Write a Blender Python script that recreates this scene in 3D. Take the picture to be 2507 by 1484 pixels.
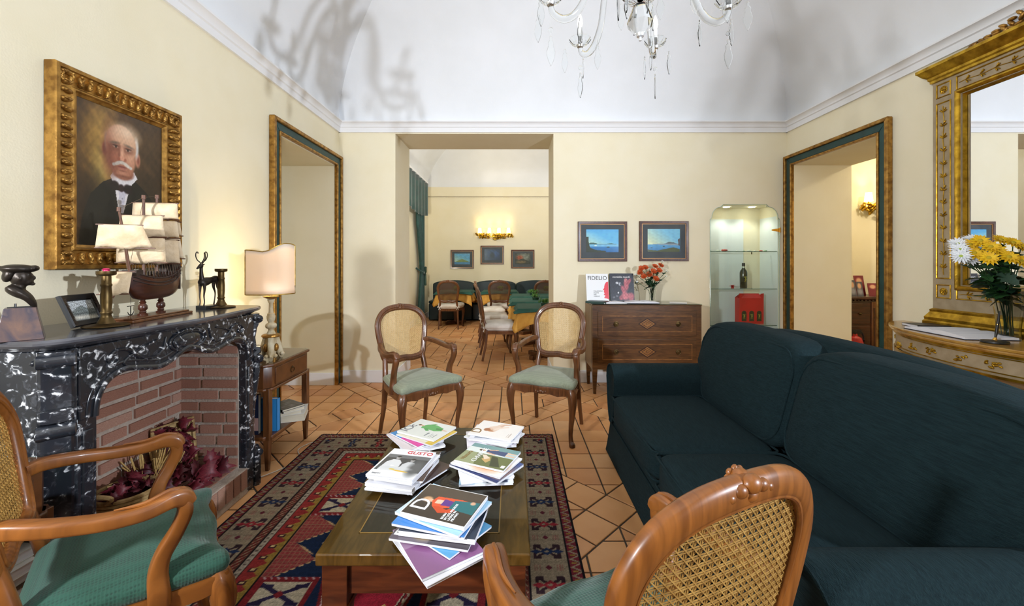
import bpy, bmesh, math, random
import numpy as np
from mathutils import Vector, Matrix, Euler
random.seed(7); np.random.seed(7)
for o in list(bpy.data.objects): bpy.data.objects.remove(o)
SC = bpy.context.scene; COL = SC.collection
# ---------------------------------------------------------------- camera, world, lights, exposure
def lin(h):
    if isinstance(h, str):
        h = h.lstrip('#'); h = [int(h[i:i+2], 16)/255 for i in (0, 2, 4)]
    return tuple((c/12.92 if c <= .04045 else ((c+.055)/1.055)**2.4) for c in h)
cam = bpy.data.objects.new('camera', bpy.data.cameras.new('camera')); COL.objects.link(cam)
cam.location = (0, 0, 1.35); cam.rotation_euler = (math.pi/2, 0, 0)
cam.data.sensor_width = 36; cam.data.lens = 36*1010/2507
cam.data.shift_x = -2.5/2507; cam.data.shift_y = -97/2507
cam.data.clip_start = .02; cam.data.clip_end = 60
SC.camera = cam
W = bpy.data.worlds.new('world'); SC.world = W; W.use_nodes = True
W.node_tree.nodes['Background'].inputs[0].default_value = (.8, .85, 1, 1)
W.node_tree.nodes['Background'].inputs[1].default_value = .3
def spot(name, loc, to, power, ang, blend=.6, r=.06, col=(1, 1, 1)):
    l = bpy.data.lights.new(name, 'SPOT'); l.energy = power; l.spot_size = math.radians(ang); l.spot_blend = blend
    l.shadow_soft_size = r; l.color = col
    o = bpy.data.objects.new(name, l); COL.objects.link(o); o.location = loc
    o.rotation_euler = (Vector(to)-Vector(loc)).to_track_quat('-Z', 'Y').to_euler(); return o
def point(name, loc, power, r=.03, col=(1, .8, .5)):
    l = bpy.data.lights.new(name, 'POINT'); l.energy = power; l.shadow_soft_size = r; l.color = col
    o = bpy.data.objects.new(name, l); COL.objects.link(o); o.location = loc; return o
# photographer's strobes standing behind the camera and two inside the dining room
spot('strobe_right', (2.85, -.45, 1.75), (-1.5, 3.3, 2.75), 600, 105, .9, .045, (.87, .95, 1.08))
spot('strobe_left', (-1.87, -.7, 1.8), (1.1, 4.2, 1.5), 400, 100, .8, .1, (.95, .98, 1.03))
spot('added_bounce_fill', (.6, -.75, 1.9), (.6, .3, 4.4), 400, 84, .7, .1, (1, .98, .93))  # added fill lamp aimed at the vault, its bounce brightens floor and foreground
spot('strobe_dining', (-1.55, 6.3, 1.95), (.6, 9.6, 2.3), 165, 150, .8, .08, (1, .95, .82))
spot('strobe_dining_ceiling', (1.6, 6.4, 1.9), (.6, 8.2, 4.5), 240, 150, .8, .15, (1, .97, .9))
cy = SC.cycles; cy.max_bounces = 8; cy.diffuse_bounces = 4; cy.glossy_bounces = 3; cy.transmission_bounces = 8; cy.transparent_max_bounces = 16
cy.caustics_reflective = False; cy.caustics_refractive = False; cy.adaptive_threshold = .05
SC.view_settings.view_transform = 'Standard'; SC.view_settings.look = 'None'
SC.view_settings.exposure = 0.1; SC.view_settings.gamma = 1; SC.view_settings.use_curve_mapping = False
# ---------------------------------------------------------------- helpers
def V3(*a): return Vector(a)
class B:
    def __init__(s): s.v = []; s.f = []
    def add(s, vs, fs):
        n = len(s.v); s.v += [tuple(v) for v in vs]; s.f += [tuple(i+n for i in f) for f in fs]; return s
    def box(s, x0, y0, z0, x1, y1, z1):
        return s.add([(x0,y0,z0),(x1,y0,z0),(x1,y1,z0),(x0,y1,z0),(x0,y0,z1),(x1,y0,z1),(x1,y1,z1),(x0,y1,z1)],
            [(0,3,2,1),(4,5,6,7),(0,1,5,4),(1,2,6,5),(2,3,7,6),(3,0,4,7)])
    def cbox(s, c, d, m=None):
        n = len(s.v); s.box(-d[0]/2,-d[1]/2,-d[2]/2,d[0]/2,d[1]/2,d[2]/2)
        for i in range(n, len(s.v)):
            p = Vector(s.v[i]); p = (m @ p) if m else p; s.v[i] = tuple(p+Vector(c))
        return s
    def lathe(s, prof, n=24, c=(0,0,0), ripple=None):
        vs = []; m = len(prof)
        for k in range(n):
            a = 2*math.pi*k/n; w = 1+(ripple[0]*math.cos(ripple[1]*a) if ripple else 0)
            for r, z in prof: vs.append((c[0]+r*w*math.cos(a), c[1]+r*w*math.sin(a), c[2]+z))
        fs = [(k*m+j, ((k+1)%n)*m+j, ((k+1)%n)*m+j+1, k*m+j+1) for k in range(n) for j in range(m-1)]
        if prof[0][0] > 1e-4: fs.append(tuple(k*m for k in reversed(range(n))))
        if prof[-1][0] > 1e-4: fs.append(tuple(k*m+m-1 for k in range(n)))
        return s.add(vs, fs)
    def tube(s, P, n=8, up=(0,0,1), p=2.0, closed=False, cap=True):
        """P: (x,y,z,a[,b]) half sizes; a sideways, b along up"""
        P = [tuple(q)+((q[3],) if len(q) == 4 else ()) for q in P]; L = len(P); vs = []; up = Vector(up)
        for i in range(L):
            a0 = Vector(P[(i-1) % L if closed else max(i-1, 0)][:3]); a1 = Vector(P[(i+1) % L if closed else min(i+1, L-1)][:3])
            t = (a1-a0)
            t = t.normalized() if t.length > 1e-9 else Vector((0,0,1))
            sd = t.cross(up)
            if sd.length < 1e-3: sd = t.cross(Vector((.3,.9,.1)))
            sd.normalize(); nr = sd.cross(t)
            c = Vector(P[i][:3])
            for k in range(n):
                an = 2*math.pi*(k+.5)/n; ca, sa = math.cos(an), math.sin(an)
                u = math.copysign(abs(ca)**(2/p), ca); w = math.copysign(abs(sa)**(2/p), sa)
                vs.append(c+sd*(u*P[i][3])+nr*(w*P[i][4]))
        fs = []
        for i in range(L if closed else L-1):
            j = (i+1) % L
            for k in range(n):
                q = (k+1) % n; fs.append((i*n+k, i*n+q, j*n+q, j*n+k))
        if not closed and cap: fs += [tuple(range(n-1, -1, -1)), tuple((L-1)*n+k for k in range(n))]
        return s.add(vs, fs)
    def prism(s, poly, ax, a, b):
        """poly in the two remaining axes (in xyz order), extruded a..b along ax"""
        def mk(p, t): return {0:(t,p[0],p[1]), 1:(p[0],t,p[1]), 2:(p[0],p[1],t)}[ax]
        n = len(poly); vs = [mk(p, a) for p in poly]+[mk(p, b) for p in poly]
        return s.add(vs, [tuple(range(n-1,-1,-1)), tuple(range(n, 2*n))]+[(i, (i+1)%n, n+(i+1)%n, n+i) for i in range(n)])
    def ell(s, c, r, nu=12, nv=8, m=None):
        vs = [(0,0,1)]; fs = []
        for j in range(1, nv):
            t = math.pi*j/nv
            for i in range(nu):
                a = 2*math.pi*i/nu; vs.append((math.sin(t)*math.cos(a), math.sin(t)*math.sin(a), math.cos(t)))
        vs.append((0,0,-1))
        for i in range(nu): fs.append((0, 1+i, 1+(i+1)%nu)); fs.append((len(vs)-1, 1+(nv-2)*nu+(i+1)%nu, 1+(nv-2)*nu+i))
        for j in range(nv-2):
            for i in range(nu):
                a = 1+j*nu+i; b = 1+j*nu+(i+1)%nu; fs.append((a, a+nu, b+nu, b))
        o = []
        for v in vs:
            p = Vector((v[0]*r[0], v[1]*r[1], v[2]*r[2])); p = (m @ p) if m else p; o.append(p+Vector(c))
        return s.add(o, fs)
    def grid(s, fn, nu, nv, wu=False):
        vs = [fn(i/(nu if wu else nu-1), j/(nv-1)) for j in range(nv) for i in range(nu)]
        fs = [(j*nu+i, j*nu+(i+1)%nu, (j+1)*nu+(i+1)%nu, (j+1)*nu+i) for j in range(nv-1) for i in range(nu if wu else nu-1)]
        return s.add(vs, fs)
    def xf(s, m):
        s.v = [tuple(m @ Vector(v)) for v in s.v]; return s
    def mesh(s, name):
        me = bpy.data.meshes.new(name); me.from_pydata(s.v, [], s.f); me.update(); return me
    def o(s, name, mat, par=None, smooth=False, bev=0, sub=0, ang=40, solid=0, loc=None, rot=None, fix=True):
        me = s.mesh(name)
        if fix:
            bm = bmesh.new(); bm.from_mesh(me); bmesh.ops.recalc_face_normals(bm, faces=bm.faces); bm.to_mesh(me); bm.free()
        return link(name, me, mat, par, smooth, bev, sub, ang, solid, loc, rot)
def link(name, me, mat, par=None, smooth=False, bev=0, sub=0, ang=40, solid=0, loc=None, rot=None):
    if mat is not None and not len(me.materials): me.materials.append(mat)
    if smooth:
        me.shade_smooth()
        if not sub: me.set_sharp_from_angle(angle=math.radians(ang))
    ob = bpy.data.objects.new(name, me); COL.objects.link(ob)
    if par is not None: ob.parent = par
    if loc is not None: ob.location = loc
    if rot is not None: ob.rotation_euler = rot
    if solid:
        m = ob.modifiers.new('solid', 'SOLIDIFY'); m.thickness = solid; m.offset = 0
    if bev:
        m = ob.modifiers.new('bevel', 'BEVEL'); m.width = bev; m.segments = 2; m.limit_method = 'ANGLE'; m.angle_limit = math.radians(35)
        me.shade_smooth(); me.set_sharp_from_angle(angle=math.radians(50))
    if sub:
        m = ob.modifiers.new('sub', 'SUBSURF'); m.levels = sub; m.render_levels = sub
    return ob
def tag(o, label, cat, group=None):
    o['label'] = label; o['category'] = cat
    if group: o['group'] = group
    return o
def thing(name, label, cat, loc=(0,0,0), rz=0, group=None, rot=None):
    o = bpy.data.objects.new(name, None); COL.objects.link(o); o.location = loc
    o.rotation_euler = rot if rot else (0, 0, rz); o.empty_display_size = .05
    return tag(o, label, cat, group)
def struct(o): o['kind'] = 'structure'; return o
def dup(root, loc, rz, label=None, group=None, mats=None):
    def cp(o, par):
        c = o.copy(); COL.objects.link(c); c.parent = par
        if mats and o.data and o.data.materials and o.data.materials[0].name in mats:
            c.data = o.data.copy(); c.data.materials[0] = mats[o.data.materials[0].name]
        for ch in KIDS[o.name]: cp(ch, c)
        return c
    KIDS = {}
    def walk(o):
        KIDS[o.name] = [c for c in bpy.data.objects if c.parent == o]
        for c in KIDS[o.name]: walk(c)
    walk(root); r = cp(root, None); r.location = loc; r.rotation_euler = (0, 0, rz)
    if label: r['label'] = label
    if group: r['group'] = group
    return r
def cr(P, n=6, closed=False):
    mx = max(len(p) for p in P); P = [np.array(tuple(p)+(p[-1],)*(mx-len(p)), float) for p in P]; L = len(P); out = []
    for i in range(L if closed else L-1):
        g = (lambda k: P[k % L]) if closed else (lambda k: P[min(max(k, 0), L-1)])
        p0, p1, p2, p3 = g(i-1), g(i), g(i+1), g(i+2)
        for k in range(n):
            t = k/n
            out.append(.5*(2*p1+(p2-p0)*t+(2*p0-5*p1+4*p2-p3)*t*t+(3*p1-p0-3*p2+p3)*t**3))
    if not closed: out.append(P[-1])
    return [tuple(float(x) for x in q) for q in out]
# ---------------------------------------------------------------- materials
def M(name, c1, c2=None, rough=.5, metal=0, scale=8, stretch=(1,1,1), bump=0, bscale=60, kind='noise', coat=0, lo=.35, hi=.65, detail=5, spec=.5, dist=0, bstretch=None, sheen=0, c3=None):
    m = bpy.data.materials.new(name); m.use_nodes = True; nt = m.node_tree; N = nt.nodes; bs = N['Principled BSDF']; L = nt.links
    bs.inputs['Roughness'].default_value = rough; bs.inputs['Metallic'].default_value = metal
    bs.inputs['Coat Weight'].default_value = coat; bs.inputs['Coat Roughness'].default_value = .12
    bs.inputs['Specular IOR Level'].default_value = spec
    if sheen: bs.inputs['Sheen Weight'].default_value = sheen
    a = lin(c1)+(1,)
    bs.inputs['Base Color'].default_value = a
    tc = N.new('ShaderNodeTexCoord'); mp = N.new('ShaderNodeMapping'); L.new(tc.outputs['Object'], mp.inputs[0]); mp.inputs['Scale'].default_value = stretch
    if c2:
        if kind == 'noise':
            t = N.new('ShaderNodeTexNoise'); t.inputs['Scale'].default_value = scale; t.inputs['Detail'].default_value = detail; t.inputs['Distortion'].default_value = dist; f = t.outputs[0]
        elif kind == 'wave':
            t = N.new('ShaderNodeTexWave'); t.inputs['Scale'].default_value = scale; t.inputs['Distortion'].default_value = dist; t.inputs['Detail'].default_value = 3; f = t.outputs[1] if len(t.outputs) > 1 else t.outputs[0]
        elif kind == 'voronoi':
            t = N.new('ShaderNodeTexVoronoi'); t.inputs['Scale'].default_value = scale; f = t.outputs[0]
        L.new(mp.outputs[0], t.inputs[0])
        r = N.new('ShaderNodeValToRGB'); L.new(f, r.inputs[0]); e = r.color_ramp.elements
        e[0].position = lo; e[1].position = hi; e[0].color = a; e[1].color = lin(c2)+(1,)
        if c3: x = e.new(1.0); x.color = lin(c3)+(1,)
        L.new(r.outputs[0], bs.inputs['Base Color'])
    if bump:
        t = N.new('ShaderNodeTexNoise'); t.inputs['Scale'].default_value = bscale; t.inputs['Detail'].default_value = 3
        if bstretch:
            mp2 = N.new('ShaderNodeMapping'); L.new(tc.outputs['Object'], mp2.inputs[0]); mp2.inputs['Scale'].default_value = bstretch; L.new(mp2.outputs[0], t.inputs[0])
        else: L.new(mp.outputs[0], t.inputs[0])
        b = N.new('ShaderNodeBump'); b.inputs['Strength'].default_value = bump; b.inputs['Distance'].default_value = .01
        L.new(t.outputs[0], b.inputs['Height']); L.new(b.outputs[0], bs.inputs['Normal'])
    return m
def glass(name, col=(1,1,1), rough=0, ior=1.45, alpha=None):
    m = bpy.data.materials.new(name); m.use_nodes = True; bs = m.node_tree.nodes['Principled BSDF']
    bs.inputs['Base Color'].default_value = tuple(col)+(1,); bs.inputs['Roughness'].default_value = rough
    bs.inputs['Transmission Weight'].default_value = 1; bs.inputs['IOR'].default_value = ior
    return m
def pane(name, tint=(.93,.97,.95), ior=1.45):
    """thin clear sheet: mostly transparent with a mirror-like coat"""
    m = bpy.data.materials.new(name); m.use_nodes = True; nt = m.node_tree; N = nt.nodes; N.remove(N['Principled BSDF'])
    t = N.new('ShaderNodeBsdfTransparent'); t.inputs[0].default_value = tuple(tint)+(1,)
    g = N.new('ShaderNodeBsdfGlossy'); g.inputs['Roughness'].default_value = .02; g.inputs[0].default_value = (1,1,1,1)
    fr = N.new('ShaderNodeFresnel'); fr.inputs[0].default_value = ior
    ge = N.new('ShaderNodeNewGeometry'); iv = N.new('ShaderNodeMath'); iv.operation = 'SUBTRACT'; iv.inputs[0].default_value = 1; nt.links.new(ge.outputs['Backfacing'], iv.inputs[1])
    mu = N.new('ShaderNodeMath'); mu.operation = 'MULTIPLY'; nt.links.new(fr.outputs[0], mu.inputs[0]); nt.links.new(iv.outputs[0], mu.inputs[1])
    x = N.new('ShaderNodeMixShader'); nt.links.new(mu.outputs[0], x.inputs[0]); nt.links.new(t.outputs[0], x.inputs[1]); nt.links.new(g.outputs[0], x.inputs[2])
    nt.links.new(x.outputs[0], N['Material Output'].inputs[0]); return m
def clear(name, tint):
    m = bpy.data.materials.new(name); m.use_nodes = True; nt = m.node_tree; nt.nodes.remove(nt.nodes['Principled BSDF'])
    t = nt.nodes.new('ShaderNodeBsdfTransparent'); t.inputs[0].default_value = tuple(tint)+(1,); nt.links.new(t.outputs[0], nt.nodes['Material Output'].inputs[0]); return m
def emis(name, col, s, base='#ffffff'):
    m = M(name, base, rough=.6); bs = m.node_tree.nodes['Principled BSDF']
    bs.inputs['Emission Color'].default_value = lin(col)+(1,); bs.inputs['Emission Strength'].default_value = s; return m
def vcmat(name, rough=.6, coat=0, bump=0, bscale=200, spec=.5):
    m = M(name, '#ffffff', rough=rough, coat=coat, bump=bump, bscale=bscale, spec=spec); nt = m.node_tree
    a = nt.nodes.new('ShaderNodeAttribute'); a.attribute_name = 'Col'; nt.links.new(a.outputs['Color'], nt.nodes['Principled BSDF'].inputs['Base Color']); return m
def paint(name, w, h, nx, ny, fn, mat, par, mtx, thick=0):
    """flat print: grid in local xy (w by h, centred), colours from fn(U,V) with U,V in 0..1, sRGB"""
    u = np.linspace(0, 1, nx); v = np.linspace(0, 1, ny); U, Vv = np.meshgrid(u, v)
    C = np.clip(fn(U, Vv), 0, 1); C = np.where(C <= .04045, C/12.92, ((C+.055)/1.055)**2.4)
    X = (U-.5)*w; Y = (Vv-.5)*h
    R = np.array(mtx.to_3x3()); T = np.array(mtx.translation)
    P = np.stack([X.ravel(), Y.ravel(), np.zeros(X.size)], 1) @ R.T + T
    me = bpy.data.meshes.new(name); n = nx*ny; q = (nx-1)*(ny-1)
    j, i = np.meshgrid(np.arange(ny-1), np.arange(nx-1), indexing='ij'); b = (j*nx+i).ravel()
    F = np.stack([b, b+1, b+nx+1, b+nx], 1).ravel().astype(np.int32)
    me.vertices.add(n); me.vertices.foreach_set('co', P.astype(np.float32).ravel())
    me.loops.add(q*4); me.loops.foreach_set('vertex_index', F)
    me.polygons.add(q); me.polygons.foreach_set('loop_start', np.arange(0, q*4, 4, dtype=np.int32)); me.polygons.foreach_set('loop_total', np.full(q, 4, np.int32))
    me.update(calc_edges=True); me.validate()
    ca = me.color_attributes.new('Col', 'FLOAT_COLOR', 'POINT')
    ca.data.foreach_set('color', np.concatenate([C.reshape(-1, 3), np.ones((n, 1))], 1).astype(np.float32).ravel())
    return link(name, me, mat, par)
def RGB(h): h = h.lstrip('#'); return np.array([int(h[i:i+2], 16)/255 for i in (0, 2, 4)])
class Cv:
    """tiny layer painter on U,V arrays"""
    def __init__(s, U, V, bg): s.U = U; s.V = V; s.c = np.ones(U.shape+(3,))*RGB(bg)
    def m(s, mask, col):
        mask = np.clip(mask, 0, 1)[..., None]; s.c = s.c*(1-mask)+RGB(col)*mask; return s
    def e(s, cx, cy, rx, ry, col, soft=.08, rot=0, a=1):
        x = s.U-cx; y = s.V-cy
        if rot: x, y = x*math.cos(rot)+y*math.sin(rot), -x*math.sin(rot)+y*math.cos(rot)
        d = np.sqrt((x/rx)**2+(y/ry)**2); return s.m(a*(1-d+soft/2)/soft, col)
    def r(s, x0, y0, x1, y1, col, a=1): return s.m(a*((s.U >= x0) & (s.U <= x1) & (s.V >= y0) & (s.V <= y1)), col)
    def poly(s, pts, col, a=1):
        ins = np.zeros(s.U.shape, bool); n = len(pts)
        for i in range(n):
            x0, y0 = pts[i]; x1, y1 = pts[(i+1) % n]
            if y0 == y1: continue
            c = ((s.V >= y0) != (s.V >= y1)) & (s.U < (x1-x0)*(s.V-y0)/(y1-y0)+x0); ins ^= c
        return s.m(a*ins, col)
    def nz(s, amp, f=20, seed=1):
        k = np.zeros(s.U.shape); rs = np.random.RandomState(seed)
        for _ in range(8):
            a, b, p = rs.uniform(-f, f), rs.uniform(-f, f), rs.uniform(0, 6); k += np.sin(a*s.U+b*s.V+p)
        s.c = s.c*(1+amp*k[..., None]/4); return s
def text(name, s, size, mat, par, mtx, ext=.0004, align='LEFT'):
    cu = bpy.data.curves.new(name, 'FONT'); cu.body = s; cu.size = size; cu.extrude = ext; cu.align_x = align; cu.resolution_u = 3
    t = bpy.data.objects.new(name, cu); me = bpy.data.meshes.new_from_object(t); bpy.data.objects.remove(t)
    me.transform(mtx); return link(name, me, mat, par)
def XY(ex, ey, o):
    """matrix taking local x,y to ex,ey at o"""
    ex = Vector(ex).normalized(); ey = Vector(ey).normalized(); ez = ex.cross(ey)
    m = Matrix((ex, ey, ez)).transposed().to_4x4(); m.translation = Vector(o); return m
PI = math.pi
m_wall = M('wall_paint', '#ede4c9', '#eae0c2', rough=.85, scale=3, bump=.05, bscale=120)
m_white = M('white_plaster', '#e9ebee', '#e4e6e8', rough=.9, scale=2, bump=.05, bscale=60)
m_trim = M('white_trim', '#e9e9ea', rough=.7)
m_grout = M('grout', '#4f4234', '#41362b', rough=.9, scale=30, bump=.2)
m_tile = M('terracotta', '#dfa670', '#d49860', rough=.42, scale=3, bump=.06, bscale=25, detail=6)
m_tile2 = M('terracotta_pale', '#e4b07c', '#d9a16c', rough=.42, scale=4, bump=.06, bscale=25, detail=6)
m_tile3 = M('terracotta_dark', '#d79a66', '#ca8c58', rough=.42, scale=4, bump=.06, bscale=25, detail=6)
m_gold = M('gold_leaf', '#b98d46', '#7f5a28', rough=.38, metal=.75, scale=25, bump=.15, bscale=90)
m_goldp = M('gold_paint', '#c9a548', '#8d6a1e', rough=.4, metal=.6, scale=18, bump=.1)
m_green = M('dark_green_paint', '#16413f', '#123634', rough=.45, scale=10)
m_wood = M('walnut', '#6d4222', '#4f2d15', rough=.38, scale=7, stretch=(9,1.2,1), dist=.6, coat=.25)
m_woodd = M('dark_mahogany', '#4c2412', '#2f1409', rough=.3, scale=6, stretch=(1,7,7), dist=.6, coat=.4)
m_woodc = M('chest_walnut', '#66421f', '#452a11', rough=.35, scale=6, stretch=(1,5,7), dist=1.2, coat=.3)
m_woodl = M('chest_side', '#8c7152', '#7a5f42', rough=.45, scale=5, stretch=(6,6,1))
m_oak = M('honey_beech', '#8c5421', '#6c3d15', rough=.38, scale=7, stretch=(9,1,.8), dist=.6, coat=.25)
m_cane = M('cane', '#dcbc82', '#c7a366', rough=.6, scale=60)
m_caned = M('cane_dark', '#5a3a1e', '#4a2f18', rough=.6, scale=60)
def fabric(name, c1, c2, sc=110, strength=.35, rough=.85):
    m = M(name, c1, rough=rough, sheen=.2); nt = m.node_tree; N = nt.nodes; L = nt.links; bs = N['Principled BSDF']
    tc = N.new('ShaderNodeTexCoord'); v = N.new('ShaderNodeTexVoronoi'); v.inputs['Scale'].default_value = sc; v.inputs['Randomness'].default_value = .15
    L.new(tc.outputs['Object'], v.inputs[0]); r = N.new('ShaderNodeValToRGB'); L.new(v.outputs[0], r.inputs[0])
    r.color_ramp.elements[0].color = lin(c2)+(1,); r.color_ramp.elements[1].color = lin(c1)+(1,); r.color_ramp.elements[0].position = .15; r.color_ramp.elements[1].position = .5
    L.new(r.outputs[0], bs.inputs['Base Color']); b = N.new('ShaderNodeBump'); b.inputs['Strength'].default_value = strength; b.inputs['Distance'].default_value = .004
    L.new(v.outputs[0], b.inputs['Height']); L.new(b.outputs[0], bs.inputs['Normal']); return m
m_seatg = fabric('green_fabric', '#1e4d3e', '#11362b')
m_seatp = fabric('sage_fabric', '#878e78', '#6a715e', 140)
m_sofa = M('teal_chenille', '#17292d', '#0f1f23', rough=.95, scale=60, stretch=(3,.25,3), bump=.5, bscale=70, bstretch=(6,.5,6), spec=.15)
m_brass = M('aged_brass', '#6f5b38', '#4a3b25', rough=.42, metal=.9, scale=14)
m_brassb = M('bright_brass', '#d0a24a', rough=.2, metal=1)
m_bronze = M('bronze', '#3a332d', '#2a241f', rough=.4, metal=.6, scale=20)
m_dark = M('near_black', '#15171a', rough=.35)
m_paper = M('paper', '#e9e9ee', '#d9dae2', rough=.7, scale=3, stretch=(1,1,300))
m_cream = M('cream_paper', '#e2d9c4', '#cfc4aa', rough=.8, scale=3, stretch=(1,1,300))
m_print = vcmat('print_gloss', .35, coat=.25)
m_oil = vcmat('oil_paint', .45, coat=.15)
m_wool = vcmat('wool_pile', .95, bump=.5, bscale=350, spec=.1)
m_glass = glass('crystal')
m_pane = pane('clear_glass')
m_mirror = M('mirror_silver', '#f2f4f6', rough=.01, metal=1)
m_leaf = M('leaf_green', '#2f5a2a', '#1f4020', rough=.5, scale=20)
m_leafd = M('leaf_deep', '#20422f', '#17301f', rough=.5, scale=20)
m_linen = M('white_linen', '#d9d3cc', '#c9c2ba', rough=.9, scale=10)
# ---------------------------------------------------------------- the setting
XL, XR, YB, YF = -1.976, 3.111, 4.685, -1.0
ZC = 2.834
def boxes(name, L, mat, bev=0):
    b = B()
    for q in L: b.box(*q)
    return struct(b.o(name, mat, bev=bev))
NX0, NX1, NZ0, NZ1 = 2.236, 3.024, .27, 2.02       # display niche
boxes('wall_back', [(-3.2,YB,0,-1.336,5.32,5), (.459,YB,0,NX0,5.32,5), (-1.336,YB,2.822,.459,5.32,5), (NX0,YB,NZ1,NX1,5.32,5),
    (NX0,YB,0,NX1,5.32,NZ0), (NX0,5.06,NZ0,NX1,5.32,NZ1), (NX1,YB,0,3.75,5.32,5)], m_wall)
boxes('wall_left', [(-2.62,-1.2,0,XL,3.455,5), (-2.62,3.455,2.43,XL,4.575,5), (-2.62,4.575,0,XL,YB,5), (-2.75,3.3,0,-2.62,4.7,2.6)], m_wall)
boxes('wall_right', [(XR,-1.2,0,3.75,3.495,5), (XR,3.495,2.436,3.75,4.57,5), (XR,4.57,0,3.75,YB,5)], m_wall)
boxes('wall_front', [(-2.62,-1.2,0,3.75,YF,5)], m_wall)
boxes('wall_dining_far', [(-2.34,10.4,0,3.4,10.6,3.276), ], m_wall)
boxes('wall_dining_left', [(-2.34,5.32,0,-2.14,10.4,3.276)], m_wall)
boxes('wall_dining_right', [(3.2,5.32,0,3.4,10.4,3.276)], m_wall)
boxes('wall_hall_far', [(3.4,5.7,0,6.3,5.85,3.3)], m_wall)
boxes('wall_hall_right', [(6.2,2.2,0,6.3,5.7,3.3)], m_wall)
boxes('wall_hall_front', [(3.75,2.2,0,6.2,2.35,3.3)], m_wall)
boxes('wall_hall_left', [(3.4,5.32,0,3.75,5.7,3.3)], m_wall)
boxes('ceiling_hall', [(3.75,2.2,3.2,6.3,5.7,3.3)], m_white)
def vault(name, x0, x1, y0, y1, zs, rise):
    a = min(x1-x0, y1-y0)/2; b = B(); n = 22
    ins = [a*(1-math.cos(PI/2*k/n)) for k in range(n+1)]
    zz = [zs+rise*math.sqrt(max(0, 1-((a-d)/a)**2)) for d in ins]
    for s in range(4):
        vs = []; fs = []; m = 10
        for k in range(n+1):
            d = ins[k]; c = [(x0+d,y0+d),(x1-d,y0+d),(x1-d,y1-d),(x0+d,y1-d)]; p, q = c[s], c[(s+1)%4]
            for i in range(m+1): t = i/m; vs.append((p[0]+(q[0]-p[0])*t, p[1]+(q[1]-p[1])*t, zz[k]))
        for k in range(n):
            for i in range(m): u = k*(m+1)+i; fs.append((u, u+1, u+m+2, u+m+1))
        b.add(vs, fs)
    d = a; b.add([(x0+d,y0+d,zs+rise),(x1-d,y0+d,zs+rise),(x1-d,y1-d,zs+rise),(x0+d,y1-d,zs+rise)], [(0,1,2,3)])
    return struct(b.o(name, m_white, smooth=True, ang=25, fix=False))
vault('ceiling', XL, XR, YF, YB, 2.945, 1.64)
vault('ceiling_dining', -2.14, 3.2, 5.32, 10.4, 3.275, 1.3)
prof = [(0,ZC),(.018,ZC),(.02,ZC+.05),(.03,ZC+.058),(.03,ZC+.066),(.036,ZC+.085),(.05,ZC+.1),(.062,ZC+.105),(.062,ZC+.118),(0,ZC+.122)]
def cornice(name, ax, a, b, base, sgn):
    P = [(base+sgn*d, z) for d, z in prof]
    return struct(B().prism(P, ax, a, b).o(name, m_trim, smooth=True, ang=30))
cornice('trim_1', 0, XL, XR, YB, -1); cornice('trim_2', 1, YF, YB, XL, 1); cornice('trim_3', 1, YF, YB, XR, -1); cornice('trim_4', 0, XL, XR, YF, 1)
bh, bt = .138, .014
boxes('baseboard_back', [(XL,YB-bt,0,-1.336,YB,bh), (.459,YB-bt,0,XR,YB,bh), (-1.336,YB-bt,0,-1.336+bt,5.32,bh), (.459-bt,YB-bt,0,.459,5.32,bh)], m_trim, .003)
boxes('baseboard_left', [(XL,2.57,0,XL+bt,3.33,bh), (XL,YF,0,XL+bt,1.4,bh), (-2.62,4.575-bt,0,XL-.01,4.575,bh)], m_trim, .003)
boxes('baseboard_right', [(XR-bt,YF,0,XR,3.37,bh), (XR+.01,4.57-bt,0,3.75,4.57,bh)], m_trim, .003)
boxes('baseboard_dining', [(-2.14,10.4-bt,0,3.2,10.4,bh), (-2.14,5.33,0,-2.14+bt,10.4,bh)], m_trim, .003)
# picture rail wire of the dining room
struct(B().tube([(-2.14,10.37,3.02,.006),(3.2,10.37,3.02,.006)], 6).o('trim_5', m_brass))
def door_frame(name, xw, sg, y0, y1, zt):
    root = bpy.data.objects.new(name, None); COL.objects.link(root); root.location = (xw, y0, 0); struct(root)
    def strip(nm, o0, o1, d, mat):
        for k in range(3):
            b = B(); xa, xb = sorted((0, sg*d))
            if k == 0: q = [(o0,0),(o1,0),(o1,zt-o1),(o0,zt-o0)]
            elif k == 1: q = [(y1-y0-o1,0),(y1-y0-o0,0),(y1-y0-o0,zt-o0),(y1-y0-o1,zt-o1)]
            else: q = [(o0,zt-o0),(o1,zt-o1),(y1-y0-o1,zt-o1),(y1-y0-o0,zt-o0)]
            b.prism(q, 0, xa, xb).o(nm, mat, root, bev=.006)
    strip('outer_moulding', 0, .032, .05, m_gold); strip('green_band', .032, .098, .03, m_green); strip('inner_moulding', .098, .118, .04, m_gold)
    return root
door_frame('door_1', XL, 1, 3.337, 4.683, 2.556); door_frame('door_2', XR, -1, 3.377, 4.683, 2.556)
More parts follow.
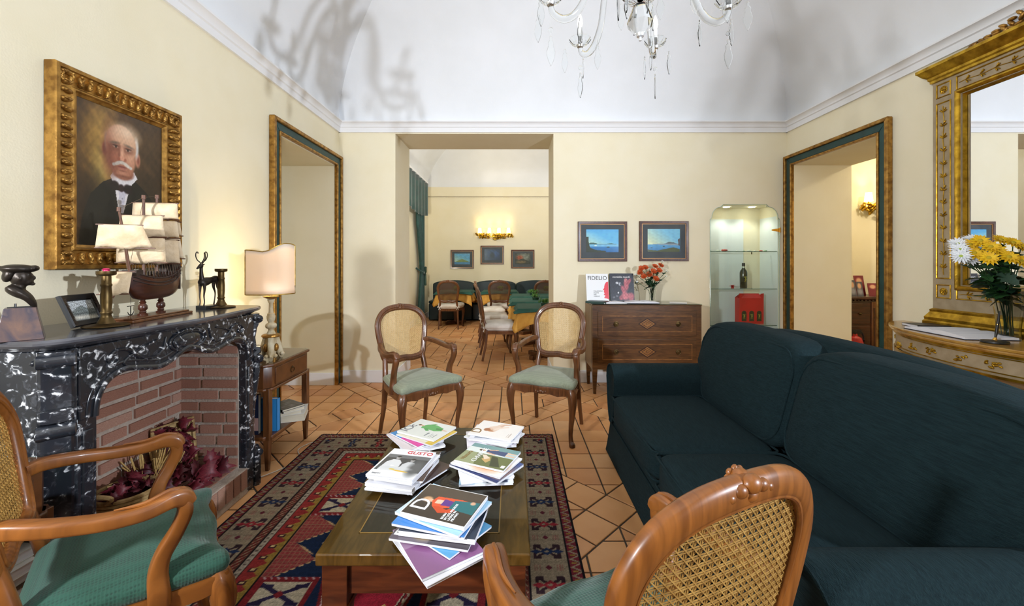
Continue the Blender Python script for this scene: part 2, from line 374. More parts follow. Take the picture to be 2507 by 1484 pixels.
# floor: bed of grout with terracotta tiles, diagonal bands framing square-laid diamonds
floor = struct(B().box(-2.9,-1.2,-.06,6.3,10.6,-.006).o('floor', m_grout))
def offs(poly, d):
    n = len(poly); out = []
    for i in range(n):
        p = np.array(poly[i]); e1 = p-np.array(poly[i-1]); e2 = np.array(poly[(i+1)%n])-p
        n1 = np.array([-e1[1], e1[0]])/np.linalg.norm(e1); n2 = np.array([-e2[1], e2[0]])/np.linalg.norm(e2)
        out.append(tuple(p+d*(n1+n2)/(1+n1@n2)))
    return out
def clip(poly, nx, ny, c):
    out = []; n = len(poly)
    for i in range(n):
        p, q = poly[i], poly[(i+1)%n]; dp = nx*p[0]+ny*p[1]-c; dq = nx*q[0]+ny*q[1]-c
        if dp <= 0: out.append(p)
        if dp*dq < 0: t = dp/(dp-dq); out.append((p[0]+(q[0]-p[0])*t, p[1]+(q[1]-p[1])*t))
    return out
def area(p): return .5*sum(p[i][0]*p[(i+1)%len(p)][1]-p[(i+1)%len(p)][0]*p[i][1] for i in range(len(p)))
def clean(p):
    q = []
    for a in p:
        if not q or math.dist(a, q[-1]) > 1e-4: q.append(a)
    if len(q) > 1 and math.dist(q[0], q[-1]) < 1e-4: q.pop()
    return q
T = .205; PD = 1.23; R2 = math.sqrt(.5); tiles = []
u0, v0 = (.545+2.263)*R2, (2.263-.545)*R2
def uv(u, v): return ((u-v)*R2, (u+v)*R2)
for i in range(-6, 9):
    for j in range(-5, 9):
        cu, cv = u0+i*PD, v0+j*PD
        for k in range(6):
            tiles.append([uv(cu-T/2+k*T, cv-T/2), uv(cu+T/2+k*T, cv-T/2), uv(cu+T/2+k*T, cv+T/2), uv(cu-T/2+k*T, cv+T/2)])
            if k: tiles.append([uv(cu-T/2, cv-T/2+k*T), uv(cu+T/2, cv-T/2+k*T), uv(cu+T/2, cv+T/2+k*T), uv(cu-T/2, cv+T/2+k*T)])
        cx, cy = uv(cu+PD/2, cv+PD/2); rr = (PD-T)*R2
        for a in range(-4, 4):
            for b in range(-4, 4):
                p = [(a*T,b*T),((a+1)*T,b*T),((a+1)*T,(b+1)*T),(a*T,(b+1)*T)]
                for sx in (-1, 1):
                    for sy in (-1, 1):
                        p = clip(p, sx, sy, rr) if len(p) > 2 else []
                p = clean(p)
                if len(p) > 2 and area(p) > .002: tiles.append([(x+cx, y+cy) for x, y in p])
cand = []
for p in tiles:
    cx = sum(q[0] for q in p)/len(p); cy = sum(q[1] for q in p)/len(p)
    if not (-2.7 < cx < 3.7 and -.95 < cy < 10.4) or (cy > 5.2 and cx > 3.1) : continue
    sc = -1
    if cy > 1:
        px = 1256+1010*cx/cy; py = 645+1010*1.35/cy
        hid = (-1.48 < cx < .29 and cy < 3.2) or (cx > .72 and .8 < cy < 2.95) or cx < XL or (cx > .9 and cy > 4.3)
        if -40 < px < 2540 and py < 1500 and not hid: sc = area(p)/cy**3
    cand.append((sc, cx, cy, p))
cand.sort(key=lambda t: -t[0])
def tile_geo(b, p, cx, cy):
    p = offs([(x-cx, y-cy) for x, y in p], .0048); q = offs(p, .003); n = len(p)
    vs = [(x, y, -.006) for x, y in p]+[(x, y, -.002) for x, y in p]+[(x, y, 0) for x, y in q]
    fs = [(i, (i+1)%n, n+(i+1)%n, n+i) for i in range(n)]+[(n+i, n+(i+1)%n, 2*n+(i+1)%n, 2*n+i) for i in range(n)]+[tuple(range(2*n, 3*n))]
    b.add([(x+(b.ox if hasattr(b,'ox') else 0), y+(b.oy if hasattr(b,'oy') else 0), z) for x, y, z in vs], fs)
tm = [m_tile, m_tile2, m_tile3, m_tile]
shared = {}
for n, (sc, cx, cy, p) in enumerate(cand[:300]):
    key = tuple((round(x-cx, 3), round(y-cy, 3)) for x, y in p)+(n % 4,)
    if key not in shared:
        b = B(); tile_geo(b, p, cx, cy); me = b.mesh('tile'); me.materials.append(tm[n % 4]); shared[key] = me
    o = bpy.data.objects.new('tile', shared[key]); COL.objects.link(o); o.parent = floor; o.location = (cx, cy, random.uniform(-.0006, .0004))
b = B(); idx = []
for n, (sc, cx, cy, p) in enumerate(cand[300:]):
    b.ox, b.oy = cx, cy; f0 = len(b.f); tile_geo(b, p, cx, cy); idx += [n % 3]*(len(b.f)-f0)
o = b.o('tile_field', tm[0], floor, fix=False); o['kind'] = 'stuff'
o.data.materials.append(tm[1]); o.data.materials.append(tm[2]); o.data.polygons.foreach_set('material_index', idx)
# ---------------------------------------------------------------- fireplace
def ow(b, root, name, mat, **k):
    b.xf(Matrix.Translation(-root.location)); return b.o(name, mat, root, **k)
def remesh(o, v, sm=2):
    m = o.modifiers.new('remesh', 'REMESH'); m.mode = 'VOXEL'; m.voxel_size = v; m.use_smooth_shade = True
    s = o.modifiers.new('smooth', 'SMOOTH'); s.iterations = sm; s.factor = .5; return o
m_marble = M('dark_breccia_marble', '#22252b', '#3a3d43', rough=.22, scale=34, detail=6, dist=.9, lo=.5, hi=.585, c3='#e8eaec', coat=.3)
r = [n for n in m_marble.node_tree.nodes if n.type == 'VALTORGB'][0].color_ramp
r.elements[-1].position = .69
x = r.elements.new(.6); x.color = lin('#4a4d53')+(1,)
m_marblet = M('polished_grey_marble', '#3d3d42', '#55555a', rough=.12, scale=5, dist=1, coat=.4)
m_mortar = M('mortar', '#b5a698', '#a49486', rough=.95, scale=30, bump=.5, bscale=90)
m_bricks = [M('brick_%s' % n, a, b, rough=.9, scale=18, bump=.5, bscale=70) for n, a, b in (('rose','#b98a76','#a2705c'), ('brown','#a87864','#946450'), ('pale','#c29a86','#ab7d69'))]
FP = thing('fireplace', 'black white-veined marble fireplace with brick firebox against the left wall', 'fireplace', (XL, 1.984, 0))
low = [(.433,.0),(.433,.78),(.425,.84),(.39,.893),(.33,.915),(.26,.903),(.17,.885),(.10,.898),(.04,.925),(0,.938)]
lowc = cr(low[1:], 5); edge = [(-y, z) for y, z in lowc]+[(y, z) for y, z in reversed(lowc)][1:]   # left springing to right springing
B().prism([(-.5,1.045),(-.5,.78)]+edge+[(.5,.78),(.5,1.045)], 0, .372, .416).o('frieze', m_marble, FP, bev=.004)
def along(off, r, nm, x=.416, lim=.43):
    P = []
    for i, (y, z) in enumerate(edge):
        a = edge[max(i-1,0)]; c = edge[min(i+1,len(edge)-1)]; ty, tz = c[0]-a[0], c[1]-a[1]; l = math.hypot(ty, tz)
        P.append((x, y-tz/l*off, z+ty/l*off, r, r*.8))
    b = B().tube(P, 8, up=(1,0,0)); b.o(nm, m_marble, FP, smooth=True)
along(.012, .012, 'edge_moulding', .418); along(.042, .005, 'edge_moulding')
b = B()
for rr, rad in ((1, .007), (.82, .005)):
    b.tube([(.418, .11*rr*math.cos(t), .985+.05*rr*math.sin(t), rad) for t in [2*PI*k/40 for k in range(40)]], 8, up=(1,0,0), closed=True)
b.ell((.414,0,.985), (.012,.085,.036), 20, 10); b.o('oval_cartouche', m_marble, FP, smooth=True)
for s in (-1, 1):
    b = B()
    P = [(.418, s*y, z, q) for y, z, q in ((.13,1.02,.004),(.15,.965,.006),(.2,.945,.008),(.27,.965,.008),(.31,1.0,.008),(.36,1.008,.007),(.395,.98,.006),(.38,.955,.006),(.355,.965,.005),(.36,.98,.004))]
    b.tube(cr(P, 6), 8, up=(1,0,0))
    P = [(.418, s*y, z, q) for y, z, q in ((.18,1.015,.004),(.24,1.0,.006),(.29,.98,.006),(.33,.955,.006),(.32,.935,.004))]
    b.tube(cr(P, 6), 8, up=(1,0,0)); b.o('carved_scroll', m_marble, FP, smooth=True)
    y0, y1 = sorted((s*.433, s*.505))
    B().box(.02, y0, 0, .412, y1, .79).o('jamb', m_marble, FP, bev=.004)
    ya, yb = sorted((s*.45, s*.488))
    B().box(.41, ya, .26, .418, yb, .74).o('jamb_panel', m_marble, FP, bev=.004)
    b = B().prism([(.412,s*.503),(.345,s*.572),(0,s*.572),(0,s*.44),(.3,s*.44)], 2, 0, 1.045); b.o('side_block', m_marble, FP, bev=.003)
    nx, ny = .72, s*.694; cx, cy = .376, s*.538
    prf = [(0,.034),(.015,.036),(.16,.036),(.19,.03),(.2,.02),(.24,.012),(.35,.006),(.5,.012),(.62,.026),(.72,.034),(.79,.03),(.80,.022),(.815,.04),(.83,.04),(.84,.018),(.9,.012),(.96,.02),(1.0,.034),(1.03,.03),(1.044,.03)]
    b = B().tube([(cx+nx*(o-.012), cy+ny*(o-.012), z, .044, .014+o*.25) for z, o in prf], 12, up=(nx,ny,0), p=3.5); b.o('scroll_pilaster', m_marble, FP, smooth=True, ang=30)
    for zc, rr in ((1.012,.024),(.77,.026),(.20,.024)):
        t = Vector((-ny, nx, 0)); c = Vector((cx+nx*.03, cy+ny*.03, zc))
        b = B().tube([tuple(c-t*.05)+(rr*.7,), tuple(c-t*.046)+(rr,), tuple(c+t*.046)+(rr,), tuple(c+t*.05)+(rr*.7,)], 16); b.ell(c-t*.052, (rr*.4,)*3, 8, 6); b.ell(c+t*.052, (rr*.4,)*3, 8, 6)
        b.o('volute', m_marble, FP, smooth=True)
half = [(.0,.615),(.33,.615),(.375,.61),(.405,.585),(.425,.55),(.44,.5),(.452,.4),(.462,.3),(.475,.18),(.485,.08),(.488,0)]
pl = half+[(x, -y) for x, y in reversed(half[:-1])]
def scaled(f, d): return [(max(0, x*1-d) if x > 0 else 0, y*(1-d*1.6)) for x, y in pl]
sh = B()
rings = [(.045,1.045),(.03,1.05),(.022,1.058),(.006,1.064),(0,1.072),(.0,1.08),(.006,1.088)]
n = len(pl); vs = []; fs = []
for d, z in rings: vs += [(x, y, z) for x, y in scaled(1, d)]
for k in range(len(rings)-1): fs += [(k*n+i, k*n+(i+1)%n, (k+1)*n+(i+1)%n, (k+1)*n+i) for i in range(n)]
fs += [tuple(range(n-1,-1,-1)), tuple((len(rings)-1)*n+i for i in range(n))]
sh.add(vs, fs).o('mantel_shelf', m_marblet, FP, smooth=True, ang=30)
fb = B().box(.0,-.46,.15,.035,.46,1.0).o('firebox', m_mortar, FP)
B().box(.03,.425,.15,.37,.46,1.0).o('firebox_cheek', m_mortar, FP); B().box(.03,-.46,.15,.37,-.425,1.0).o('firebox_cheek', m_mortar, FP)
B().box(.02,-.45,.965,.38,.45,.99).o('lintel', m_dark, FP)
br = B().box(-.5,-.5,-.5,.5,.5,.5)
bmesh_me = br.mesh('brick'); bm = bmesh.new(); bm.from_mesh(bmesh_me); bmesh.ops.recalc_face_normals(bm, faces=bm.faces); bm.to_mesh(bmesh_me); bm.free()
bmeshes = []
for k in range(3):
    me = bmesh_me.copy(); me.materials.append(m_bricks[k]); bmeshes.append(me)
def brick(c, s, rx=0):
    o = bpy.data.objects.new('brick', random.choice(bmeshes)); COL.objects.link(o); o.parent = fb
    o.location = c; o.scale = s; o.rotation_euler = (random.uniform(-.008,.008)+rx, random.uniform(-.012,.012), random.uniform(-.006,.006))
    m = o.modifiers.new('bevel', 'BEVEL'); m.width = .006; m.segments = 2
for k in range(12):
    z = .155+.066*k+.028; off = .11*(k % 2)+random.uniform(-.02,.02)
    y = -.43-off
    while y < .43:
        L = random.choice((.2,.215,.225,.12)); a, c = max(y, -.424), min(y+L, .424)
        if c-a > .04: brick((.03+random.uniform(-.002,.003), (a+c)/2, z), (.03, c-a, .047+random.uniform(-.005,.004)))
        y += L+.018
    for s in (1, -1):
        x = .038-(.1 if k % 2 else .0)
        while x < .37:
            L = random.choice((.2,.215,.12)); a, c = max(x, .038), min(x+L, .368)
            if c-a > .04: brick(((a+c)/2, s*(.43+random.uniform(-.002,.003)), z+.004), (c-a, .03, .047+random.uniform(-.005,.004)))
            x += L+.018
B().box(.0,-.44,.0,.418,.44,.15).o('hearth', m_mortar, FP, bev=.006)
for k in range(14):
    y = -.43+.0615*k+.03; brick((.409, y, .095), (.03, .052, .1))
for i in range(5):
    for j in range(4): brick((.06+.08*j+.02, -.38+.19*i, .147), (.07, .18, .014))
# ---- baskets, leaves and wheat standing in the firebox
m_wick = M('straw_coil', '#b79a68', '#8c6f43', rough=.8, scale=40)
m_maroon = M('dried_leaf', '#5a1622', '#3c0d18', rough=.55, scale=14)
m_maroon2 = M('dried_leaf_bright', '#742430', '#551722', rough=.5, scale=14)
m_wheat = M('wheat', '#c8a768', '#a5824a', rough=.8, scale=40)
bk = thing('coil_basket', 'round straw coil basket in the fireplace behind the wooden chair arm', 'basket', (-1.80, 1.92, .155))
for k in range(9):
    z = .012+k*.016; rr = .072+.045*math.sin(k/9*1.5)
    B().tube([((rr+.004*math.sin(20*t))*math.cos(t), (rr+.004*math.sin(20*t))*math.sin(t), z, .0095) for t in [2*PI*i/40 for i in range(40)]], 6, closed=True).o('coil', m_wick, bk, smooth=True)
B().lathe([(.0,.004),(.068,.004),(.105,.13),(.095,.13),(.06,.02),(0,.02)], 20).o('lining', m_maroon, bk, smooth=True)
P = cr([(.02,-.118,.14,.009),(.05,-.122,.165,.01),(.0,-.126,.175,.01),(-.05,-.122,.165,.01),(-.02,-.118,.14,.009)], 5)
B().tube(P, 6, up=(0,1,0)).o('handle_knot', m_wick, bk, smooth=True)
lf = [(0,0),(.12,.02),(.2,.12),(.42,.10),(.33,.25),(.5,.42),(.3,.45),(.26,.6),(.14,.55),(0,.95)]
lp = lf+[(-x, y) for x, y in reversed(lf[1:-1])]
def leafmesh(nm, mat):
    b = B(); vs = [(x, y-.1, .12*abs(x)-.15*y*y) for x, y in lp]+[(0,.35,-.02)]
    n = len(lp); b.add(vs, [(i, (i+1)%n, n) for i in range(n)]); me = b.mesh(nm); me.materials.append(mat); me.shade_smooth(); return me
LM = [leafmesh('leaf', m_maroon), leafmesh('leaf', m_maroon2)]
def leaves(root, pts, sz):
    for p in pts:
        o = bpy.data.objects.new('leaf', random.choice(LM)); COL.objects.link(o); o.parent = root; o.location = p
        s = sz*random.uniform(.7,1.2); o.scale = (s, s, s); o.rotation_euler = (random.uniform(-.9,.9), random.uniform(.2,1.3), random.uniform(0,6.3))
        m = o.modifiers.new('solid', 'SOLIDIFY'); m.thickness = .01
lb = thing('leaf_bunch', 'bunch of dark red dried leaves heaped in the round straw basket', 'leaves', (-1.80, 1.92, .29))
leaves(lb, [(random.uniform(-.06,.05), random.gauss(.03,.06), random.uniform(-.01,.05)) for _ in range(34)], .065)
fbk = thing('flat_basket', 'shallow rectangular straw basket propped against the firebox bricks', 'basket', (-1.80, 2.22, .15), rot=(0, -.3, -.35))
B().tube([(0,-.1,.02,.01),(0,.1,.02,.01),(0,.13,.33,.01),(0,-.07,.33,.01)], 6, up=(1,0,0), closed=True).o('rim', m_wick, fbk, smooth=True)
B().add([(-.01,-.1,.02),(-.01,.1,.02),(-.01,.13,.33),(-.01,-.07,.33),(-.04,-.08,.03),(-.04,.08,.03),(-.04,.11,.31),(-.04,-.05,.31)], [(0,1,2,3),(4,5,6,7),(0,1,5,4),(1,2,6,5),(2,3,7,6),(3,0,4,7)]).o('tray', m_wick, fbk)
lb2 = thing('leaf_spray', 'large dark red maple leaves spilling from the propped straw basket', 'leaves', (-1.73, 2.2, .16))
leaves(lb2, [(random.uniform(.02,.1), random.uniform(-.1,.13), random.uniform(.02,.12)) for _ in range(16)], .12)
MB_ = Euler((0,-.3,-.35)).to_matrix(); leaves(lb2, [tuple(Vector((-1.80,2.22,.15))+MB_ @ Vector((random.uniform(.0,.025), random.uniform(-.075,.085)+t*.03, .04+t*.28))-Vector((-1.73,2.2,.16))) for t in [random.random() for _ in range(90)]], .075)
wh = thing('wheat_bunch', 'sheaf of dried wheat ears standing among the red leaves', 'wheat', (-1.80, 2.08, .22))
eb = B().tube([(0,0,0,.0012),(0,0,.12,.0012)], 5)
for k in range(9):
    for s in (-1,1): eb.ell((s*.0045,0,.12+k*.007), (.0035,.0035,.008), 6, 4)
em = eb.mesh('wheat_ear'); em.materials.append(m_wheat); em.shade_smooth()
for k in range(30):
    o = bpy.data.objects.new('wheat_ear', em); COL.objects.link(o); o.parent = wh
    o.location = (random.uniform(-.03,.03), random.uniform(-.06,.08), random.uniform(-.02,.02)); o.rotation_euler = (random.uniform(-.7,.6), random.uniform(-.1,.7), random.uniform(0,3))
# ---------------------------------------------------------------- framed pictures
def ringframe(root, w, h, rings, mat, mtx, name='frame'):
    vs = []; fs = []
    for o, d in rings: vs += [(-w/2+o,-h/2+o,d),(w/2-o,-h/2+o,d),(w/2-o,h/2-o,d),(-w/2+o,h/2-o,d)]
    for k in range(len(rings)-1): fs += [(k*4+i, k*4+(i+1)%4, k*4+4+(i+1)%4, k*4+4+i) for i in range(4)]
    fs.append((3,2,1,0)); b = B().add(vs, fs).xf(mtx); return b.o(name, mat, root, smooth=True, ang=25)
def portrait(U, Vv):
    c = Cv(U, Vv, '#3f2c1a'); c.nz(.35, 14, 3)
    c.e(.2,.62,.22,.42,'#7d5a26',1.2,a=.8).e(.2,.62,.12,.25,'#b98c3a',1.3,a=.8).e(.26,.56,.09,.12,'#e8c76a',1.2,a=.9).e(.3,.76,.12,.2,'#a88645',1.4,a=.7)
    c.e(.85,.8,.3,.35,'#4c3a24',1.3,a=.7).e(.1,.25,.18,.4,'#2c1d10',1.2,a=.8).nz(.12, 60, 8).nz(.08, 110, 9)
    c.poly([(.02,0),(.06,.2),(.14,.36),(.27,.46),(.38,.50),(.5,.46),(.64,.51),(.78,.44),(.92,.34),(1,.26),(1,0)], '#15140f')
    c.e(.8,.25,.2,.2,'#232219',1.3,a=.6).e(.2,.2,.1,.25,'#201f18',1.3,a=.6)
    c.poly([(.35,.51),(.39,.555),(.63,.575),(.67,.53),(.58,.46),(.50,.25),(.45,.25),(.40,.44)], '#dcd6d6').poly([(.44,.44),(.54,.44),(.49,.25),(.46,.25)], '#c4bfc9')
    c.poly([(.38,.48),(.34,.40),(.44,.25),(.455,.20),(.30,.2)], '#100f0c').poly([(.60,.47),(.66,.40),(.55,.3),(.49,.24),(.6,.15)], '#100f0c')
    c.e(.292,.70,.03,.05,'#7d4232',.5).e(.288,.70,.016,.03,'#5c2c22',.8).e(.675,.675,.032,.055,'#b57a60',.5).e(.682,.672,.015,.03,'#8c5241',.8)
    c.e(.655,.765,.03,.075,'#cfcac4',.7).e(.305,.76,.018,.06,'#8d8078',.8)
    # skull, jaw, neck
    c.e(.5,.555,.125,.055,'#8a543f',.3)
    c.e(.475,.755,.178,.15,'#bd8a6a',.1).e(.48,.645,.163,.118,'#b27a5e',.18).e(.49,.585,.12,.072,'#a86f56',.3)
    # shaded left side, lit brow and right cheek
    c.e(.345,.70,.075,.17,'#7b4634',1.3,a=.8).e(.37,.62,.07,.08,'#7a4534',1.3,a=.6).e(.53,.845,.13,.06,'#ecd0b2',1.5,a=.95).e(.46,.80,.12,.05,'#d3a483',1.4,a=.7).e(.58,.67,.055,.055,'#d09a7c',1.4,a=.8).e(.60,.77,.04,.07,'#d8ad8c',1.4,a=.7).e(.41,.655,.04,.035,'#a3624b',1.3,a=.7)
    # eye sockets, brows, lids, eyes
    c.e(.405,.735,.058,.026,'#714232',1.2,a=.75).e(.56,.73,.06,.026,'#7d4c3a',1.2,a=.75)
    c.e(.40,.762,.052,.010,'#6b5648',1.1,.12,a=.85).e(.565,.76,.055,.010,'#7b685a',1.1,-.12,a=.85)
    c.e(.41,.735,.03,.0085,'#a98a78',.7,a=.8).e(.557,.73,.032,.009,'#b59684',.7,a=.8).e(.413,.735,.011,.0085,'#2c1c16',.6).e(.553,.73,.011,.0085,'#2c1c16',.6)
    c.e(.41,.743,.034,.0042,'#3c221a',.8).e(.557,.739,.036,.0042,'#3c221a',.8).e(.41,.718,.034,.005,'#82503d',1.2,a=.7).e(.56,.713,.036,.005,'#8f5c48',1.2,a=.7)
    # nose
    c.e(.452,.69,.016,.055,'#7f4a38',1.2,a=.75).e(.485,.695,.02,.055,'#d6a284',1.1,a=.85).e(.485,.655,.03,.020,'#cf9276',.8).e(.448,.652,.014,.012,'#93543f',.8).e(.522,.652,.014,.012,'#a3634b',.8).e(.485,.638,.03,.006,'#6a3528',1,a=.8)
    # moustache, mouth, chin
    c.e(.485,.595,.05,.008,'#7c3f36',.8).e(.49,.583,.042,.008,'#a8685a',.9,a=.8)
    c.e(.435,.618,.052,.0135,'#b7aca0',.7,.32).e(.535,.617,.055,.0135,'#cfc5b8',.7,-.32).e(.485,.626,.03,.011,'#c2b7aa',.8).e(.388,.603,.016,.011,'#a59a90',.8).e(.588,.601,.018,.011,'#c9bfb3',.8)
    c.e(.49,.552,.05,.018,'#bd8468',1.2,a=.8).e(.49,.567,.04,.006,'#7e4a3a',1.2,a=.7).e(.5,.527,.085,.010,'#7a4837',1.2,a=.7)
    c.poly([(.36,.505),(.35,.42),(.45,.445),(.48,.43),(.59,.475),(.61,.40),(.49,.42),(.37,.41)], '#1c1012').e(.475,.437,.035,.028,'#2a171a',.4).e(.40,.45,.05,.033,'#1c1012',.4).e(.55,.437,.05,.035,'#1c1012',.4)
    c.e(.487,.36,.008,.006,'#8a8690',.5); c.nz(.035, 200, 12); return c.c
PT = thing('portrait_painting', 'oil portrait of a moustached man in a black suit, ornate gold frame above the fireplace', 'painting', (XL+.004, 2.067, 1.767))
MF = XY((0,1,0),(0,0,1),(0,0,0))
ringframe(PT, .665, .885, [(0,0),(0,.045),(.004,.05),(.018,.05),(.022,.042),(.04,.036),(.075,.03),(.08,.03),(.086,.036),(.092,.036),(.098,.028),(.11,.022)], m_gold, MF)
for sd in range(4):
    b = B(); L = .665 if sd % 2 == 0 else .885; n = int(L/.042); ang = sd*PI/2
    for k in range(n+1):
        t = -L/2+.03+(L-.06)*k/n; dz = ((.885 if sd % 2 == 0 else .665)/2)
        mm = Matrix.Rotation(ang, 4, 'Z')
        for (o, w, l, hgt, tw) in ((.03,.010,.010,.018,0),(.052,.0125,.026,.015,.35),(.044,.007,.016,.02,-.4),(.066,.008,.013,.014,.7)):
            p = mm @ Vector((t+random.uniform(-.002,.002), -dz+o, .036)); b.ell(p, (w, l, hgt), 8, 6, (Matrix.Rotation(ang+tw*(1 if k % 2 else -1), 3, 'Z')))
    b.xf(MF).o('carved_leaves', m_gold, PT, smooth=True)
paint('canvas', .45, .67, 170, 250, portrait, m_oil, PT, XY((0,1,0),(0,0,1),(.02,0,0)))
# ---------------------------------------------------------------- things on the mantel
ZM = 1.088
def candlestick(loc, label):
    t = thing('candlestick', label, 'candlestick', loc, 0, 'brass candlesticks on the mantel')
    B().lathe([(0,0),(.07,0),(.075,.004),(.07,.008),(.03,.014),(.028,.02),(.02,.035),(.016,.05),(.02,.056),(.02,.06),(.0165,.064),(.019,.1),(.019,.13),(.0165,.165),(.019,.17),(.019,.175),(.0165,.179),(.016,.21),(.03,.214),(.032,.218),(.032,.23),(.012,.23),(.012,.222),(0,.222)], 28).o('stem', m_brass, t, smooth=True, ang=50)
    return t
c1 = candlestick((-1.688, 1.712, ZM), 'brass candlestick beside the small leaning picture frame, holding a pink candle stub')
B().lathe([(0,.222),(.011,.222),(.011,.235),(.014,.238),(.006,.242),(0,.24)], 14).o('candle_stub', M('pink_wax', '#c2205a', rough=.4), c1, smooth=True)
candlestick((-1.735, 2.452, ZM), 'brass candlestick in front of the bronze deer at the lamp end of the mantel')
# bust
m_stone = M('brown_agate', '#6b5348', '#3f3a44', rough=.3, scale=9, dist=2, c3='#a58c70', lo=.3, hi=.6)
bu = thing('bust', 'dark bronze bust of a man in a flat cap on a stone base', 'sculpture', (-1.70, 1.425, ZM), .82)
B().add([(-.056,-.05,0),(.056,-.05,0),(.056,.05,0),(-.056,.05,0),(-.036,-.032,.11),(.036,-.032,.11),(.036,.032,.11),(-.036,.032,.11)], [(0,3,2,1),(4,5,6,7),(0,1,5,4),(1,2,6,5),(2,3,7,6),(3,0,4,7)]).o('stone_base', m_stone, bu, bev=.002)
B().box(-.03,-.008,.11,.03,.008,.113).tube([(-.012,0,.112,.003),(-.012,0,.124,.003)], 6).o('mount', m_dark, bu)
b = B(); b.tube(cr([(.032,0,.104,.008,.006),(.027,0,.122,.018,.010),(.014,0,.145,.028,.014),(-.006,0,.163,.034,.018),(-.022,0,.176,.03,.016),(-.03,0,.184,.022,.008)], 5), 12, up=(1,0,0))
b.tube(cr([(-.006,0,.165,.018),(-.002,0,.182,.0145),(.0,0,.2,.016)], 4), 12, up=(1,0,0))
b.ell((.0,0,.215),(.027,.023,.033),16,12).ell((.012,0,.2),(.018,.016,.016),12,8).ell((.026,0,.19),(.008,.008,.006),8,6)
b.ell((.0285,0,.213),(.006,.004,.009),8,6, Matrix.Rotation(-.3,3,'Y')).ell((.0255,0,.1975),(.0045,.007,.0022),8,6).ell((.0255,0,.202),(.0045,.0075,.0022),8,6)
b.ell((.022,.009,.218),(.005,.005,.0035),8,6).ell((.022,-.009,.218),(.005,.005,.0035),8,6).ell((.02,0,.224),(.008,.018,.004),8,6).ell((-.002,-.022,.21),(.006,.004,.009),8,6).ell((-.002,.022,.21),(.006,.004,.009),8,6)
remesh(b.o('head', m_bronze, bu, smooth=True), .0028, 2)
b = B(); b.ell((-.006,0,.243),(.045,.034,.016),20,10, Matrix.Rotation(.03,3,'Y')).ell((-.025,0,.226),(.016,.025,.03),12,8, Matrix.Rotation(.35,3,'Y')).ell((.03,0,.245),(.014,.026,.011),12,8).ell((-.048,0,.248),(.016,.012,.006),10,6)
remesh(b.o('cap', m_bronze, bu, smooth=True), .003, 3)
# small picture frame
def etching(U, Vv):
    c = Cv(U, Vv, '#b9c0c4'); c.poly([(0,.45),(.25,.6),(.5,.74),(.7,.58),(1,.5),(1,.3),(0,.3)], '#77807f').r(0,.0,1,.36,'#5c6464').nz(.25, 70, 4).e(.3,.15,.4,.12,'#d5d2c6',1,a=.8).e(.8,.1,.3,.12,'#cfccc0',1,a=.8); c.nz(.15,120,2); return c.c
sf = thing('picture_frame', 'small dark carved frame with a grey landscape print leaning on the mantel', 'picture', (-1.772, 1.722, ZM+.003), rot=(math.radians(-22), 0, math.radians(103)))
MS = XY((1,0,0),(0,0,1),(0,0,.068))
ringframe(sf, .18, .136, [(0,0),(0,.012),(.004,.016),(.022,.012),(.026,.006)], m_dark, MS)
b = B()
for k in range(22):
    for s in (-1, 1): b.cbox((s*.078, -.0145, .012+k*.0053), (.016,.004,.003))
b.o('ribbing', M('dark_brown_carving', '#2c1f18', rough=.4), sf)
paint('print', .13, .086, 60, 40, etching, m_print, sf, XY((1,0,0),(0,0,1),(0,-.006,.068)))
B().box(-.01,.0,.0,.01,.004,.11).o('strut', m_dark, sf)
# ship model: bow along +x local
SH = thing('ship_model', 'wooden sailing ship model with cream parchment sails on a plank base', 'ship model', (-1.735, 1.985, ZM), -PI/2+.12)
m_hull = M('hull_wood', '#4a2516', '#34180e', rough=.35, scale=8, stretch=(1,5,8), coat=.3)
m_deck = M('deck_wood', '#3a2a22', '#2a1d17', rough=.6, scale=20, stretch=(1,4,4))
m_spar = M('spar_wood', '#6a4632', '#523425', rough=.5, scale=20)
m_sail = M('parchment_sail', '#dcc8aa', '#c9b08c', rough=.85, scale=14, bump=.3, bscale=60)
m_rope = M('rope', '#6b5a48', rough=.9)
B().box(-.2,-.06,0,.2,.06,.012).box(-.188,-.05,.012,.188,.05,.02).o('plank_base', m_wood, SH, bev=.003)
for x in (-.055, .06):
    B().lathe([(0,.02),(.019,.02),(.02,.026),(.012,.031),(.014,.036),(.011,.041),(.018,.05),(.0175,.064),(.01,.075),(.014,.08),(.009,.086),(.012,.1),(0,.1)], 16, (x,0,0)).o('stand', m_hull, SH, smooth=True)
st = [(-.15,.030,.118,.252),(-.12,.040,.104,.232),(-.07,.047,.093,.21),(0,.05,.09,.197),(.06,.047,.092,.2),(.10,.036,.1,.21),(.13,.02,.13,.222),(.155,.004,.17,.228)]
st = cr(st, 4); vs = []; fs = []; m = 13
for x, w, zb, zt in st:
    for k in range(m):
        a = -PI/2+PI*k/(m-1)*1.0; a2 = PI*k/(m-1)
        vs.append((x, -w*math.copysign(abs(math.cos(a2))**.6, math.cos(a2)), zt-(zt-zb)*math.sin(a2)**.8))
for i in range(len(st)-1):
    for k in range(m-1): fs.append((i*m+k, i*m+k+1, (i+1)*m+k+1, (i+1)*m+k))
fs += [tuple(range(m)), tuple((len(st)-1)*m+k for k in range(m-1,-1,-1))]
fs += [(i*m, (i+1)*m, (i+1)*m+m-1, i*m+m-1) for i in range(len(st)-1)]
B().add(vs, fs).o('hull', m_hull, SH, smooth=True, ang=50)
b = B()
